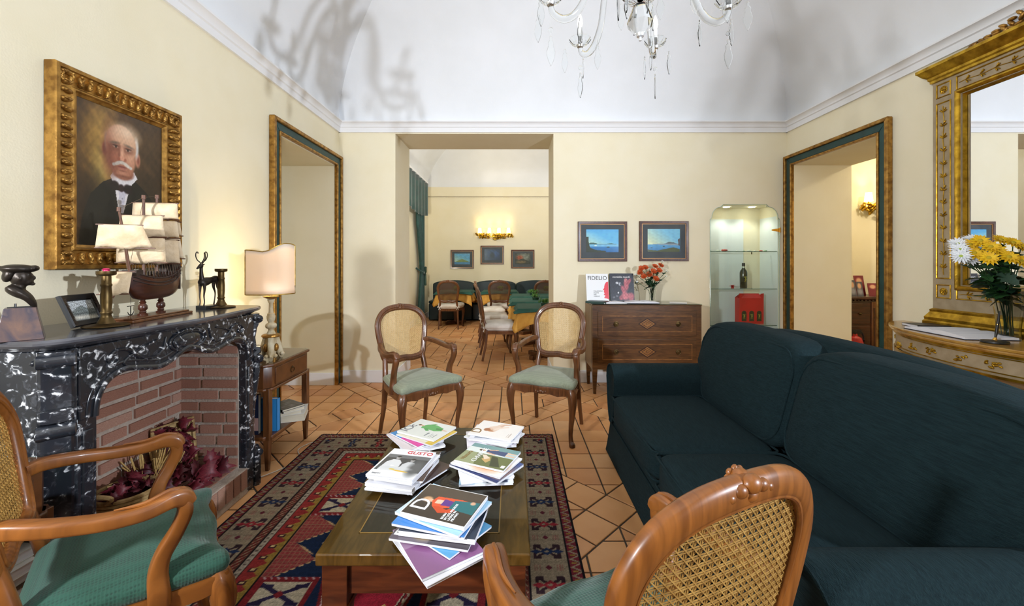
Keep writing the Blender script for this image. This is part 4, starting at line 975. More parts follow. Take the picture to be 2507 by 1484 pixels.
dwoman = plain('#3a3128', ('e',.82,.5,.3,.7,'#4c4034',1.2), ('e',.52,.80,.085,.075,'#c49a70',.5), ('e',.5,.75,.05,.055,'#e3b898',.4), ('poly',[(.35,.66),(.5,.72),(.66,.68),(.70,.3),(.66,.06),(.55,.08),(.6,.3),(.52,.42),(.40,.40),(.32,.55)],'#d9542c'), ('poly',[(.35,.66),(.2,.5),(.27,.33),(.45,.26),(.5,.3),(.33,.42),(.38,.55)],'#c9481f'), ('poly',[(.45,.66),(.57,.66),(.58,.5),(.46,.48)],'#e8c3a8'), ('poly',[(.42,.55),(.62,.55),(.60,.40),(.44,.40)],'#5b2f86'), ('poly',[(.38,.40),(.64,.40),(.72,.02),(.34,.02)],'#176a70'), ('e',.66,.12,.05,.04,'#d9a98a',.5), ('r',0,0,1,.012,'#ffffff'), ('r',0,.988,1,1,'#ffffff'), ('r',0,0,.016,1,'#ffffff'), ('r',.984,0,1,1,'#ffffff'))
gusto = plain('#eceef0', ('r',.04,.2,1,.78,'#3f4245'), ('r',.04,.66,1,.78,'#6a6d70'), ('poly',[(.1,.2),(.14,.5),(.24,.6),(.38,.6),(.47,.5),(.5,.2)],'#d9dcde'), ('poly',[(.5,.2),(.52,.46),(.6,.55),(.74,.54),(.82,.42),(.85,.2)],'#cdd1d3'), ('e',.31,.665,.045,.06,'#b0b0b0',.4), ('e',.665,.61,.045,.06,'#a2a2a2',.4), ('e',.31,.705,.047,.03,'#222222',.5), ('e',.665,.65,.047,.03,'#222222',.5), ('poly',[(.3,.4),(.56,.32),(.56,.27),(.3,.33)],'#f0f0f0'), ('e',.85,.35,.15,.25,'#5b5e60',.8), ('e',.45,.3,.3,.06,'#cfd3d5',.7), ('e',.4,.26,.06,.02,'#d8c04a',.5), ('e',.6,.22,.16,.02,'#e0b53c',.5,-.1))
vince = plain('#dfe8e4', ('r',0,0,.55,1,'#66703f'), ('poly',[(0,.6),(.55,.75),(.55,1),(0,1)],'#98a077'), ('poly',[(.05,.3),(.5,.42),(.5,.3),(.1,.12)],'#333c22'), ('poly',[(.16,.42),(.3,.56),(.42,.52),(.47,.44),(.3,.38)],'#c7a468'), ('poly',[(.3,.5),(.5,.62),(.52,.55),(.4,.42)],'#e6d6c0'), ('r',.55,.0,1,.2,'#b9cdd0'), ('r',.8,0,1,1,'#6f9a9c'), ('poly',[(.6,.2),(.64,.6),(.78,.62),(.82,.2)],'#2c4474'), ('poly',[(.62,.6),(.56,.4),(.6,.38),(.66,.56)],'#d8ad8c'), ('poly',[(.78,.6),(.86,.42),(.82,.4),(.75,.56)],'#d8ad8c'), ('e',.71,.69,.035,.05,'#d2a383',.25), ('e',.71,.725,.045,.04,'#4a2f1e',.3), ('poly',[(.62,.2),(.63,.02),(.68,.02),(.7,.2)],'#e2c2a6'), ('poly',[(.74,.2),(.76,.02),(.8,.02),(.81,.2)],'#e2c2a6'), ('r',.08,.03,.2,.1,'#f5f5f5'))
io = plain('#e0e3dc', ('poly',[(.48,.66),(.62,.70),(.76,.62),(.82,.4),(.72,.18),(.56,.14),(.46,.3),(.5,.5)],'#5fae62'), ('poly',[(.5,.6),(.38,.46),(.42,.4),(.54,.5)],'#4f9e56'), ('poly',[(.76,.6),(.88,.5),(.86,.42),(.76,.5)],'#4f9e56'), ('poly',[(.56,.3),(.66,.34),(.7,.2),(.6,.16)],'#3f8848'), ('e',.64,.75,.035,.045,'#d8a98a',.25), ('e',.64,.785,.045,.035,'#5a3a26',.3), ('r',.62,.66,.66,.72,'#d8a98a'), ('poly',[(.58,.16),(.6,.04),(.64,.04),(.64,.17)],'#d8b59a'), ('r',.1,.1,.32,.13,'#9aa09c'), ('r',.1,.16,.28,.18,'#b0b5b0'), ('r',.1,.21,.32,.23,'#b0b5b0'))
dpale = plain('#f1ede9', ('poly',[(.3,.62),(.45,.72),(.62,.7),(.75,.58),(.9,.52),(.95,.4),(.7,.42),(.5,.46),(.34,.5)],'#e6cdbb'), ('e',.45,.64,.075,.085,'#e2bfa5',.2), ('e',.42,.70,.10,.07,'#a8663e',.3), ('e',.37,.62,.04,.09,'#b5744a',.3), ('poly',[(.5,.58),(.66,.5),(.8,.3),(.74,.28),(.6,.42),(.46,.52)],'#ecd8c8'), ('poly',[(.72,.5),(.9,.46),(.98,.3),(.92,.28),(.84,.4),(.7,.44)],'#d9b7a2'), ('e',.465,.625,.012,.007,'#5c3826',.3), ('e',.49,.6,.014,.006,'#b05a4c',.3), ('r',.12,.1,.4,.12,'#b9a79c'), ('r',.12,.15,.34,.165,'#cbbdb3'))
stack([('white magazine lying lowest in the far left stack, by the dining chairs', .0,-.02,28,.2,.26,.008,plain('#e9e9ec',('r',.1,.1,.9,.3,'#b9bcc8')),()),
    ('pale magazine with a red title in the far left stack', -.02,-.01,38,.2,.25,.007,plain('#d9cfd0',('r',.2,.1,.9,.6,'#b7a7a9'),('e',.6,.4,.2,.25,'#8c7a78',.8)),(('Rug',.06,m_inkr,.1,.75),)),
    ('pink and blue magazine in the far left stack', .0,.01,48,.19,.24,.006,plain('#d63f98',('r',0,.6,1,1,'#3f8fd0'),('e',.5,.3,.3,.2,'#f2c6da',.7),('e',.7,.7,.2,.15,'#f4f4f8',.8)),()),
    ('glossy yellow-edged magazine second from top of the far left stack', .04,.0,58,.19,.24,.006,plain('#dcd6bb',('r',0,0,1,.2,'#d2b23c')),()),
    ('pale magazine showing a green dress on top of the far left stack', .035,.025,62,W1,H1,.008,io,(('IO',.07,m_inkg,.08,.8),('c',.06,m_inkg,.45,.82),('moda',.018,m_inkg,.1,.3)))], -.48, 2.11)
stack([('white magazine with pink panel lying lowest in the far right stack', .0,-.02,8,.24,.2,.009,plain('#e6e2e8',('r',.05,.4,.5,.9,'#b0306c')),()),
    ('dark green magazine in the middle of the far right stack', .02,.0,60,.19,.25,.006,plain('#e8ebea',('r',.3,.1,.95,.9,'#22463f')),()),
    ('grey magazine second from top of the far right stack', .03,.005,82,.19,.25,.006,plain('#dcdde4',('r',.1,.1,.5,.9,'#9aa0ac')),()),
    ('white magazine with one big outlined letter topping the far right stack', .03,.02,68,W1,H1,.008,dpale,(('D',.075,m_inky,.1,.78),))], -.115, 2.125)
stack([('brown magazine jutting out lowest in the left stack', .04,.03,-32,.2,.26,.008,plain('#4a342c',('e',.5,.5,.3,.3,'#8a6a54',.8)),()),
    ('white magazine in the lower part of the left stack', -.0,-.01,-10,.2,.25,.008,plain('#e8e8ea'),()),
    ('thick white magazine in the middle of the left stack', .005,-.005,-14,.205,.25,.012,plain('#e4e4e8'),()),
    ('brown magazine with pale title peeping out of the left stack', .02,.03,-6,.2,.26,.007,plain('#5b4433',('r',0,.85,1,1,'#3a2c24'),('e',.4,.93,.2,.05,'#b98f6a',.8)),(('Chi  Verdi',.034,m_inkw,.08,.9),)),
    ('white magazine second from top of the left stack', .01,0,-16,.2,.245,.009,plain('#ededf0'),()),
    ('white magazine with a black and white photo on top of the left stack', .0,-.005,-12,.2,.235,.009,gusto,(('GUSTO',.036,m_inkr,.38,.845),('PARTY',.012,m_inkg,.08,.06)))], -.462, 1.735)
stack([('pale magazine lying lowest in the right stack', .0,-.03,4,.22,.2,.008,plain('#dfe6ea',('r',.5,.05,.9,.15,'#2b3a5c'),('r',.0,.0,.3,.2,'#9ac2d8')),()),
    ('white magazine second from the bottom of the right stack', -.01,-.02,14,.22,.2,.007,plain('#e6e8ee'),()),
    ('navy-edged magazine in the right stack', .0,-.01,54,.19,.26,.01,plain('#3c4f86',('e',.4,.4,.4,.4,'#c98a5a',.9),('r',.0,.0,.1,1,'#1c2c66')),(('TSA',.05,m_inkw,.08,.8),)),
    ('white and orange magazine second from top of the right stack', .0,.005,60,.19,.25,.006,plain('#ece8e4',('e',.4,.4,.3,.3,'#d98a4a',.9)),()),
    ('green landscape magazine with white title on top of the right stack', .005,.03,66,W1,H1,.008,vince,(('CHVINCE',.032,m_inkw,.1,.62),('Natura',.03,m_inky,.1,.85)))], -.115, 1.80)
stack([('white magazine poking over the table edge, lowest of the front stack', -.01,-.07,38,.2,.26,.008,plain('#e6e6ea'),()),
    ('purple magazine with white letters near the bottom of the front stack', -.015,-.06,34,.2,.255,.008,plain('#8a5a86',('r',0,.55,1,1,'#a585a2'),('e',.4,.8,.3,.15,'#d8b7a0',.8),('r',.55,.55,1,1,'#9ab3d0')),(('dal',.07,m_inkw,.06,.74),)),
    ('blue holiday magazine in the lower part of the front stack', .0,.0,52,.19,.25,.006,plain('#5aa0cc',('r',0,.4,1,.6,'#e8eef2')),()),
    ('grey magazine with one big white capital letter in the front stack', -.015,-.005,78,.2,.26,.007,plain('#5f5660',('r',0,0,1,.5,'#3c343c'),('e',.3,.6,.2,.15,'#c2a24a',.8)),(('R',.09,m_inkw,.06,.74),)),
    ('dark blue book with pale spine in the front stack', .005,.01,80,.2,.25,.016,plain('#1f2a3c'),()),
    ('blue and white magazine in the upper part of the front stack', -.015,.015,74,.2,.25,.008,plain('#3f82c8',('r',.2,.2,.8,.8,'#dfe9f2')),(('M',.05,m_inkr,.5,.85),)),
    ('sky-blue magazine second from top of the front stack', -.005,.025,62,.2,.255,.008,plain('#9cc8e4',('r',.0,.6,.4,1,'#d2e6f2'),('e',.7,.2,.1,.08,'#2b4a78',.8)),(('MARE',.02,m_inkg,.05,.86),)),
    ('dark magazine with one big white letter topping the front stack', .0,.02,70,.182,.232,.012,dwoman,(('D',.088,m_inkw,.16,.70),('BORN\nIN LOS ANGELES\nLIVING IN\nMILANO',.012,m_inkw,.06,.36)))], -.228, 1.375)
# ---------------------------------------------------------------- side tables at the left wall
def side_table(label, x0, x1, y0, y1, zt, drawer=True):
    t = thing('side_table', label, 'table', ((x0+x1)/2, (y0+y1)/2, 0), 0, 'walnut side tables flanking the fireplace'); a, c = (x1-x0)/2, (y1-y0)/2
    ch = .04
    def plan(e): return [(-a-e*.2,-c-e),(a-ch+e*.4,-c-e),(a+e,-c+ch-e*.4),(a+e,c-ch+e*.4),(a-ch+e*.4,c+e),(-a-e*.2,c+e)]
    B().prism(plan(.012), 2, zt-.022, zt-.004).o('top', m_wood, t, bev=.005)
    B().prism(plan(.006), 2, zt-.004, zt).o('glass_sheet', m_pane, t)
    B().prism(plan(-.004), 2, zt-.16, zt-.022).o('apron', m_wood, t, bev=.002)
    B().prism(plan(.008), 2, zt-.178, zt-.16).o('moulding', m_wood, t, bev=.005)
    B().prism(plan(.006), 2, .2, .225).o('shelf', m_wood, t, bev=.004)
    d = B().box(a-.006,-c+.07,zt-.145,a+.004,c-.07,zt-.035).o('drawer', m_wood, t, bev=.003)
    B().tube([(a+.008, .022*math.cos(q), zt-.098+.018*math.sin(q), .0025) for q in [2*PI*k/20 for k in range(20)]], 6, up=(1,0,0), closed=True).ell((a+.008,0,zt-.08),(.006,.008,.008),10,8).o('ring_pull', m_brass, d, smooth=True)
    for x, y in ((a-.025,-c+.025),(a-.025,c-.025),(-a+.025,-c+.025),(-a+.025,c-.025)):
        l = B()
        for z0, z1, p, q in ((0,.2,.011,.019),(.2,zt-.16,.02,.02)): l.add([(x-p,y-p,z0),(x+p,y-p,z0),(x+p,y+p,z0),(x-p,y+p,z0),(x-q,y-q,z1),(x+q,y-q,z1),(x+q,y+q,z1),(x-q,y+q,z1)], [(0,3,2,1),(4,5,6,7),(0,1,5,4),(1,2,6,5),(2,3,7,6),(3,0,4,7)])
        l.o('leg', m_wood, t, bev=.002)
    return t
side_table('walnut side table with a drawer under the table lamp', -1.955, -1.575, 2.665, 3.205, .695)
side_table('walnut side table half hidden behind the honey armchair by the fireplace', -1.955, -1.53, .80, 1.385, .70)
def book(label, x, y, z, w, h, t, rot, cov, pages=m_cream, upright=None, group=None, tilt=0, fn=None, texts=()):
    """flat: w by h by t lying; local z up, spine at -x"""
    o = thing('book', label, 'book', (x, y, z), rot=upright if upright else (0, tilt, math.radians(rot)), group=group)
    B().box(-w/2+.003,-h/2+.003,.002,w/2-.003,h/2-.003,t-.002).o('pages', pages, o)
    B().box(-w/2,-h/2,0,w/2,h/2,.002).box(-w/2,-h/2,t-.002,w/2,h/2,t).box(-w/2-.001,-h/2,0,-w/2+.002,h/2,t).o('cover', cov, o)
    if fn: paint('cover_print', w, h, 70, int(70*h/w), fn, m_print, o, Matrix.Translation((0,0,t+.0006)))
    for s, sz, mt, tx, ty in texts: text('lettering', s, sz, mt, o, Matrix.Translation((tx*w-w/2, ty*h-h/2, t+.0012)))
    return o
cv = lambda n, c, r=.45: M('cover_'+n, c, rough=r)
k_blue, k_navy, k_dgreen, k_black, k_wht, k_brown, k_mar = cv('blue','#2f86c8'), cv('navy','#1c2236'), cv('dark_green','#173a33'), cv('black','#17181c'), cv('white','#dcd9d2'), cv('brown','#5a4636'), cv('maroon','#5c1524')
ZS = .2255
def upr(yaw): return (PI/2, 0, yaw)
# upright books stand on the edge opposite their local +y ; origin raised by half height
book('bright blue hardback standing on the shelf under the lamp', -1.655, 2.762, ZS+.1085, .15, .216, .032, 0, k_blue, upright=upr(PI), group=None)
book('thin dark green book standing behind the blue hardback', -1.66, 2.80, ZS+.1045, .14, .208, .02, 0, k_dgreen, upright=upr(PI))
book('large navy book with red label and pale pink lower half under the lamp', -1.765, 2.735, ZS+.13, .19, .26, .03, 0, k_navy, upright=upr(0), fn=plain('#1c2236',('r',0,0,1,.42,'#b08a80'),('r',0,0,1,.1,'#1c2236'),('r',.45,.72,.62,.9,'#a82436')))
z = ZS
book('thick cream paperback at the bottom of the pile on the lamp table shelf', -1.60, 3.03, z, .15, .22, .052, 20, k_wht, group=None); z += .053
book('cream paperback in the middle of the pile on the lamp table shelf', -1.625, 3.0, z, .14, .205, .024, 32, k_wht); z += .025
book('white book second from top of the pile on the lamp table shelf', -1.62, 2.985, z, .14, .20, .02, 48, k_wht); z += .021
book('dark photo-covered book on top of the pile on the lamp table shelf', -1.63, 2.96, z, .16, .20, .014, 58, k_black, fn=lambda U, V: Cv(U, V, '#3c3c42').nz(.6,40,3).nz(.3,90,4).c)
z = ZS
for k, (nm, c) in enumerate((('grey',k_wht),('black',k_black),('white',k_wht),('brown',k_brown),('pale',k_wht),('cream',k_wht),('white-edged',k_wht))):
    book('%s book, number %s from the floor in the stack behind the honey armchair' % (nm, ('one','two','three','four','five','six','seven')[k]), -1.66+random.uniform(-.015,.02), 1.18+random.uniform(-.015,.015), z, .24, .32, .03, random.uniform(-6,6), c, m_paper, group='books stacked behind the honey armchair'); z += .031
# lamp flex on the floor
b = B().tube(cr([(-1.75,2.70,.007,.003),(-1.66,2.56,.006,.003),(-1.585,2.60,.006,.003),(-1.50,2.72,.006,.003),(-1.46,2.80,.006,.003),(-1.49,2.88,.006,.003),(-1.55,2.98,.006,.003),(-1.52,3.08,.006,.003),(-1.44,3.14,.006,.003)],8),6)
tag(b.xf(Matrix.Translation((1.55,2.8,0))).xf(Matrix.Translation((0,-5.6,0))).o('power_cord', M('white_flex', '#d6d3cc', rough=.5), loc=(-1.55,2.8,0), smooth=True), 'white power cord snaking over the tiles beside the lamp table', 'cord')
# ---------------------------------------------------------------- table lamp
LA = thing('table_lamp', 'carved cream and gold table lamp with a curved parchment shade, lit', 'lamp', (-1.66, 2.83, .6955))
m_ivory = M('distressed_ivory', '#d8cdb0', '#b09a72', rough=.6, scale=16, bump=.3, bscale=70)
for k in range(3):
    a = -1.05+k*2*PI/3; d = Vector((math.cos(a), math.sin(a), 0))
    P = cr([tuple(d*r_+Vector((0,0,z)))+(s, s2) for r_, z, s, s2 in ((.03,.155,.02,.02),(.038,.12,.022,.02),(.05,.075,.024,.02),(.062,.04,.022,.018),(.072,.02,.022,.014),(.082,.012,.02,.012))], 5)
    B().tube(P, 10, up=(-d.y,d.x,0), p=2.5).o('scroll_foot', m_ivory, LA, smooth=True)
    b = B()
    for s in (-1, 1):
        q = d*.062+Vector((-d.y,d.x,0))*s*.026; b.ell((q.x,q.y,.03),(.013,.013,.013),10,8)
    b.o('volute', m_ivory, LA, smooth=True)
    d2 = Vector((math.cos(a+PI/3), math.sin(a+PI/3), 0)); b = B().ell(tuple(d*.052+Vector((0,0,.085))), (.012,.012,.036), 10, 8); b.ell(tuple(d2*.034+Vector((0,0,.08))), (.018,.018,.028), 10, 8); b.o('gilt_panel', m_gold, LA, smooth=True)
B().lathe([(.0,.03),(.03,.03),(.036,.08),(.032,.15),(0,.15)], 18).o('core', m_ivory, LA, smooth=True)
B().lathe([(0,.15),(.05,.15),(.058,.157),(.056,.166),(.045,.172),(0,.172)], 30, ripple=(.04,12)).o('gilt_collar', m_gold, LA, smooth=True)
B().lathe([(0,.17),(.03,.17),(.026,.18),(.017,.198),(.018,.206),(.032,.215),(.036,.228),(.032,.24),(.018,.248),(.017,.254),(.022,.262),(.026,.278),(.027,.292),(.022,.304),(.024,.31),(.016,.312),(.014,.33),(.013,.36),(.0125,.38),(.02,.395),(.0225,.408),(.012,.41),(0,.41)], 24, ripple=(.03,8)).o('turned_stem', m_ivory, LA, smooth=True, ang=50)
B().lathe([(.0,.41),(.022,.412),(.046,.424),(.05,.43),(.04,.432),(.008,.428),(0,.428)], 28, ripple=(.05,14)).o('gilt_dish', m_gold, LA, smooth=True)
B().lathe([(0,.43),(.012,.43),(.012,.49),(0,.49)], 14).o('candle_tube', m_ivory, LA, smooth=True)
B().lathe([(0,.485),(.01,.487),(.016,.51),(.014,.535),(.004,.56),(0,.562)], 16).o('bulb', emis('warm_bulb', '#ffdca0', 12), LA, smooth=True)
m_shade = bpy.data.materials.new('parchment_shade'); m_shade.use_nodes = True; nt = m_shade.node_tree; nt.nodes.remove(nt.nodes['Principled BSDF'])
d_ = nt.nodes.new('ShaderNodeBsdfDiffuse'); d_.inputs[0].default_value = lin('#f4ebde')+(1,); t_ = nt.nodes.new('ShaderNodeBsdfTranslucent'); t_.inputs[0].default_value = lin('#f2dec2')+(1,)
x_ = nt.nodes.new('ShaderNodeMixShader'); x_.inputs[0].default_value = .4; nt.links.new(d_.outputs[0], x_.inputs[1]); nt.links.new(t_.outputs[0], x_.inputs[2]); nt.links.new(x_.outputs[0], nt.nodes['Material Output'].inputs[0])
rt = Vector((.864,.503,0)); fw = Vector((.503,-.864,0))
sec = cr([(-.148,.03),(-.10,.062),(-.045,.09),(.0,.094),(.05,.086),(.10,.062),(.145,.015)], 5)
def top(t): return .735+.055*(0 if t < .35 else .5-.5*math.cos(PI*min(1,(t-.35)/.45)))-(.012*max(0,(t-.85)/.15)**2)+.008*math.cos(PI*t*2)*(t < .35)
def shp(u, v):
    k = u*(len(sec)-1); i = min(int(k), len(sec)-2); q = Vector(sec[i]).lerp(Vector(sec[i+1]), k-i); p = rt*q.x+fw*q.y; return (p.x, p.y, .445+(top(u)-.445)*v)
B().grid(shp, 40, 10).o('shade', m_shade, LA, smooth=True, solid=.0015)
edge_ = [shp(k/40,0) for k in range(41)]+[shp(1,k/6) for k in range(1,7)]+[shp(1-k/40,1) for k in range(1,41)]+[shp(0,1-k/6) for k in range(1,6)]
B().tube([tuple(p)+(.0035,) for p in edge_], 6, closed=True).o('braid', m_goldp, LA, smooth=True)
B().tube([(0,0,.44,.002),(.03,-.04,.45,.002),(fw.x*.09,fw.y*.09,.47,.002)],6).o('shade_bracket', m_brass, LA)
pl_ = point('table_lamp_light', (-1.66, 2.83, .6955+.53), 26, .02, (1,.80,.48)); 
# ---------------------------------------------------------------- chest of drawers
CX0, CX1, CY0, CY1 = .818, 1.943, 4.25, 4.662
CD = thing('chest_of_drawers', 'inlaid walnut chest with two drawers on tapered legs by the back wall', 'chest', ((CX0+CX1)/2, (CY0+CY1)/2, 0)); cw, cd = (CX1-CX0)/2, (CY1-CY0)/2
B().box(-cw,-cd,.256,cw,cd,.915).o('body', m_woodc, CD, bev=.003)
B().box(-cw-.003,-cd+.04,.256,-cw+.001,cd,.91).o('side_panel', m_woodl, CD)
B().box(-cw-.004,-cd-.004,.915,cw+.004,cd,.922).o('top', m_woodc, CD, bev=.002); B().box(-cw-.002,-cd-.002,.922,cw+.002,cd,.93).o('glass_sheet', pane('smoked_glass', (.75,.8,.76)), CD)
m_inl = M('light_inlay', '#9a6b38', '#7c4f24', rough=.35, scale=30, coat=.3); m_dinl = M('dark_inlay', '#2e160b', rough=.35, coat=.3)
for z0, z1 in ((.60,.855),(.315,.565)):
    d = B().box(-cw+.055,-cd-.008,z0,cw-.055,-cd+.01,z1).o('drawer', m_woodc, CD, bev=.003)
    zc = (z0+z1)/2
    for a in ((-cw+.1,z1-.05,cw-.1,z1-.044),(-cw+.1,z0+.044,cw-.1,z0+.05),(-cw+.1,z0+.05,-cw+.106,z1-.05),(cw-.106,z0+.05,cw-.1,z1-.05)): B().box(a[0],-cd-.0095,a[1],a[2],-cd-.007,a[3]).o('banding', m_inl, d)
    for w, h, y, mt in ((.095,.062,.0098,m_dinl),(.08,.051,.0104,m_inl),(.06,.038,.0108,m_dinl),(.052,.032,.0114,m_inl)): B().prism([(-w,zc),(0,zc-h),(w,zc),(0,zc+h)], 1, -cd-y, -cd-.007).o('diamond_inlay', mt, d)
    B().tube(cr([(.0+.02*math.cos(q)*(1-q/9), -cd-.0118, zc+.018*math.sin(q)*(1-q/9), .0018) for q in [k*.6 for k in range(12)]],2),5,up=(0,1,0)).o('scroll_inlay', m_dinl, d)
    for x in (-.32,.32):
        hp = B().lathe([(0,0),(.027,0),(.026,.004),(.01,.006),(0,.007)], 18); hp.xf(Matrix.Translation((x,-cd-.008,zc)) @ Matrix.Rotation(PI/2,4,'X'))
        hp.tube([(x+.022*math.cos(q), -cd-.015, zc-.004+.022*math.sin(q), .0034) for q in [2*PI*k/20 for k in range(20)]], 6, up=(0,1,0), closed=True).o('ring_pull', m_brass, d, smooth=True)
for sx in (-1,1):
    for sy in (-1,1):
        x, y, p, q = sx*(cw-.027), sy*(cd-.027), .014, .027
        B().add([(x-p,y-p,0),(x+p,y-p,0),(x+p,y+p,0),(x-p,y+p,0),(x-q,y-q,.256),(x+q,y-q,.256),(x+q,y+q,.256),(x-q,y+q,.256)], [(0,3,2,1),(4,5,6,7),(0,1,5,4),(1,2,6,5),(2,3,7,6),(3,0,4,7)]).o('leg', m_woodc, CD, bev=.002)
ZD = .931
fid = plain('#eef0f2', ('poly',[(1,.72),(.9,.70),(.82,.6),(.80,.5),(.74,.42),(.8,.40),(.77,.36),(.81,.3),(.76,.24),(.84,.22),(.78,.14),(.95,.10),(1,.06)],'#e2283c'))
mir = lambda U, V: Cv(U, V, '#2a2f3c').e(.68,.6,.1,.22,'#b5606a',.5).e(.66,.76,.06,.06,'#c27a7c',.5).e(.8,.7,.06,.14,'#a8545e',.6,-.6).e(.55,.42,.08,.16,'#b05a66',.6,.4).e(.62,.2,.16,.14,'#c26a72',.6).e(.85,.18,.14,.14,'#b35f68',.6).e(.45,.14,.08,.08,'#a0525c',.6).e(.3,.66,.06,.04,'#c9ccd2',.5).e(.42,.62,.05,.06,'#b9bcc4',.4).e(.34,.32,.03,.035,'#d8d8dc',.4).e(.15,.16,.05,.03,'#6a6e78',.5).e(.28,.2,.05,.03,'#6a6e78',.5).e(.44,.62,.025,.03,'#2a2f3c',.4).nz(.12,60,4).c
lean_ = (PI/2-.16, 0, .0)
book('white programme with a red head profile leaning on the wall', .925, 4.53, ZD+.15, .245, .31, .01, 0, k_wht, upright=(PI/2-.2, 0, .03), fn=fid, texts=(('FIDELIO',.062,m_ink,.06,.78),('PALAZZINA\nSCENE\nPER\nFIDELIO',.019,m_ink,.32,.36)))
book('dark art book with a pink coral sculpture leaning on the wall', 1.195, 4.545, ZD+.15, .262, .315, .022, 0, k_dgreen, upright=(PI/2-.2, 0, -.02), fn=mir, texts=(('mirabilia mundi',.031,m_inkw,.12,.84),))
def open_book(label, x, y, z, rot, w, h, t, cov, name='open_book'):
    o = thing(name, label, 'book', (x, y, z), math.radians(rot)); B().box(-w/2,-h/2,0,w/2,h/2,.003).o('cover', cov, o)
    for s in (-1, 1):
        P = [(0,.004),(0,t*.8),(s*w*.06,t*1.05),(s*w*.16,t*1.1),(s*w*.34,t*.8),(s*(w/2-.006),t*.55),(s*(w/2-.004),.004)]; B().prism(P, 1, -h/2+.005, h/2-.005).o('pages', m_paper, o, smooth=True, ang=25)
    return o
book('dark green hardback lying flat at the left end of the chest', .90, 4.38, ZD, .15, .22, .02, 62, k_dgreen, m_paper)
open_book('white booklet lying open in front of the leaning white programme', 1.06, 4.35, ZD, 8, .26, .14, .018, k_wht)
open_book('black-covered booklet lying open beneath the orange flowers', 1.36, 4.37, ZD, -4, .34, .17, .022, k_black)
book('small pale leaflet lying at the right end of the chest', 1.76, 4.40, ZD, .13, .17, .006, 70, k_wht, m_paper)
# ---------------------------------------------------------------- flowers
def bloom_mesh(nm, col, layers, r, width=.28, cup=.25):
    b = B()
    for li, (n, rr, lift) in enumerate(layers):
        for k in range(n):
            a = 2*PI*(k+.5*li)/n+random.uniform(-.08,.08); d = Vector((math.cos(a), math.sin(a), 0)); s = Vector((-d.y, d.x, 0)); R_ = r*rr*random.uniform(.9,1.08)
            w = R_*width; vs = [d*R_*.06-s*w*.2, d*R_*.06+s*w*.2, d*R_*.6+s*w*.5+Vector((0,0,R_*lift)), d*R_*.6-s*w*.5+Vector((0,0,R_*lift)), d*R_+Vector((0,0,R_*(lift*1.1-.05))), d*R_*.6+Vector((0,0,R_*(lift-.08)))]
            b.add(vs, [(0,1,2,5),(0,5,3),(5,2,4),(3,5,4)])
    me = b.mesh(nm); me.materials.append(col); me.shade_smooth(); return me
lvp = [(0,0),(.14,.1),(.1,.2),(.3,.32),(.2,.42),(.36,.58),(.2,.66),(.16,.85),(0,1)]
def leaf2(mat):
    pts = lvp+[(-x, y) for x, y in reversed(lvp[1:-1])]; b = B(); n = len(pts); b.add([(x, y, .15*abs(x)-.25*y*y) for x, y in pts]+[(0,.5,-.06)], [(i,(i+1)%n,n) for i in range(n)]); me = b.mesh('leaf'); me.materials.append(mat); me.shade_smooth(); return me
LEAF = [leaf2(m_leaf), leaf2(m_leafd)]
def flower(name, label, group, base, head, bm, cm, nleaf, lsz, cat='flower', leafr=(.35,.95)):
    t = thing(name, label, cat, base, 0, group); h = Vector(head)-Vector(base); mid = Vector((h.x*.25, h.y*.25, h.z*.55))
    P = cr([(0,0,0,.0022),tuple(mid)+(.0022,),tuple(h)+(.0025,)],6); B().tube(P, 6, up=(1,.2,0)).o('stem', m_leaf, t, smooth=True)
    o = link('bloom', bm, None, t); o.location = h; dirv = (h-mid).normalized(); tl = (dirv+Vector((0,-.9,0.1))).normalized(); o.rotation_euler = tl.to_track_quat('Z','Y').to_euler()
    c = B().ell((0,0,0),(cm[1],cm[1],cm[1]*.6),10,6).o('flower_centre', cm[0], t, smooth=True); c.location = h+tl*.004; c.rotation_euler = o.rotation_euler
    for k in range(nleaf):
        q = random.uniform(*leafr); i = int(q*(len(P)-1)); l = bpy.data.objects.new('leaf', random.choice(LEAF)); COL.objects.link(l); l.parent = t; l.location = P[i][:3]
        s = lsz*random.uniform(.7,1.2); l.scale = (s,s,s); l.rotation_euler = (random.uniform(-.5,.9), random.uniform(-.6,.6), random.uniform(0,6.3))
    return t
m_or = M('orange_petal', '#d0571a', '#b8430f', rough=.6, scale=30); m_ye = M('yellow_petal', '#f0c81a', '#e0ae10', rough=.6, scale=30); m_wp = M('white_petal', '#eef0f2', '#dfe3e8', rough=.6, scale=30); m_yc = M('flower_disc', '#b8a020', rough=.8); m_gc = M('green_disc', '#9db04a', rough=.8); m_oc = M('orange_disc', '#8a3a10', rough=.8)
BO = bloom_mesh('bloom', m_or, ((16,1,.1),(14,.8,.35),(10,.55,.6)), .042); BY = bloom_mesh('bloom', m_ye, ((14,1,.12),(12,.78,.35)), .05, .32); BW = bloom_mesh('bloom', m_wp, ((18,1,.08),(16,.8,.3),(12,.55,.55)), .055, .24); BS = bloom_mesh('bloom', m_wp, ((8,1,.2),), .014, .5)
m_vglass = glass('vase_glass', (.97,1,.98), 0, 1.35); 
def vase(label, loc, prof, ripple=None):
    t = thing('glass_vase', label, 'vase', loc); B().lathe(prof, 36, ripple=ripple).o('body', m_vglass, t, smooth=True); return t
VX, VY = 1.52, 4.50
vase('small clear glass vase of orange flowers on the chest', (VX, VY, ZD), [(0,0),(.032,0),(.035,.01),(.033,.04),(.04,.12),(.052,.19),(.049,.19),(.036,.12),(.029,.04),(.03,.014),(0,.012)])
S = 4.5/1010
def pxz(x, y, Y): return ((x-1256)*Y/1010, Y, 1.35-(y-645)*Y/1010)
og = 'orange chrysanthemums in the small vase'
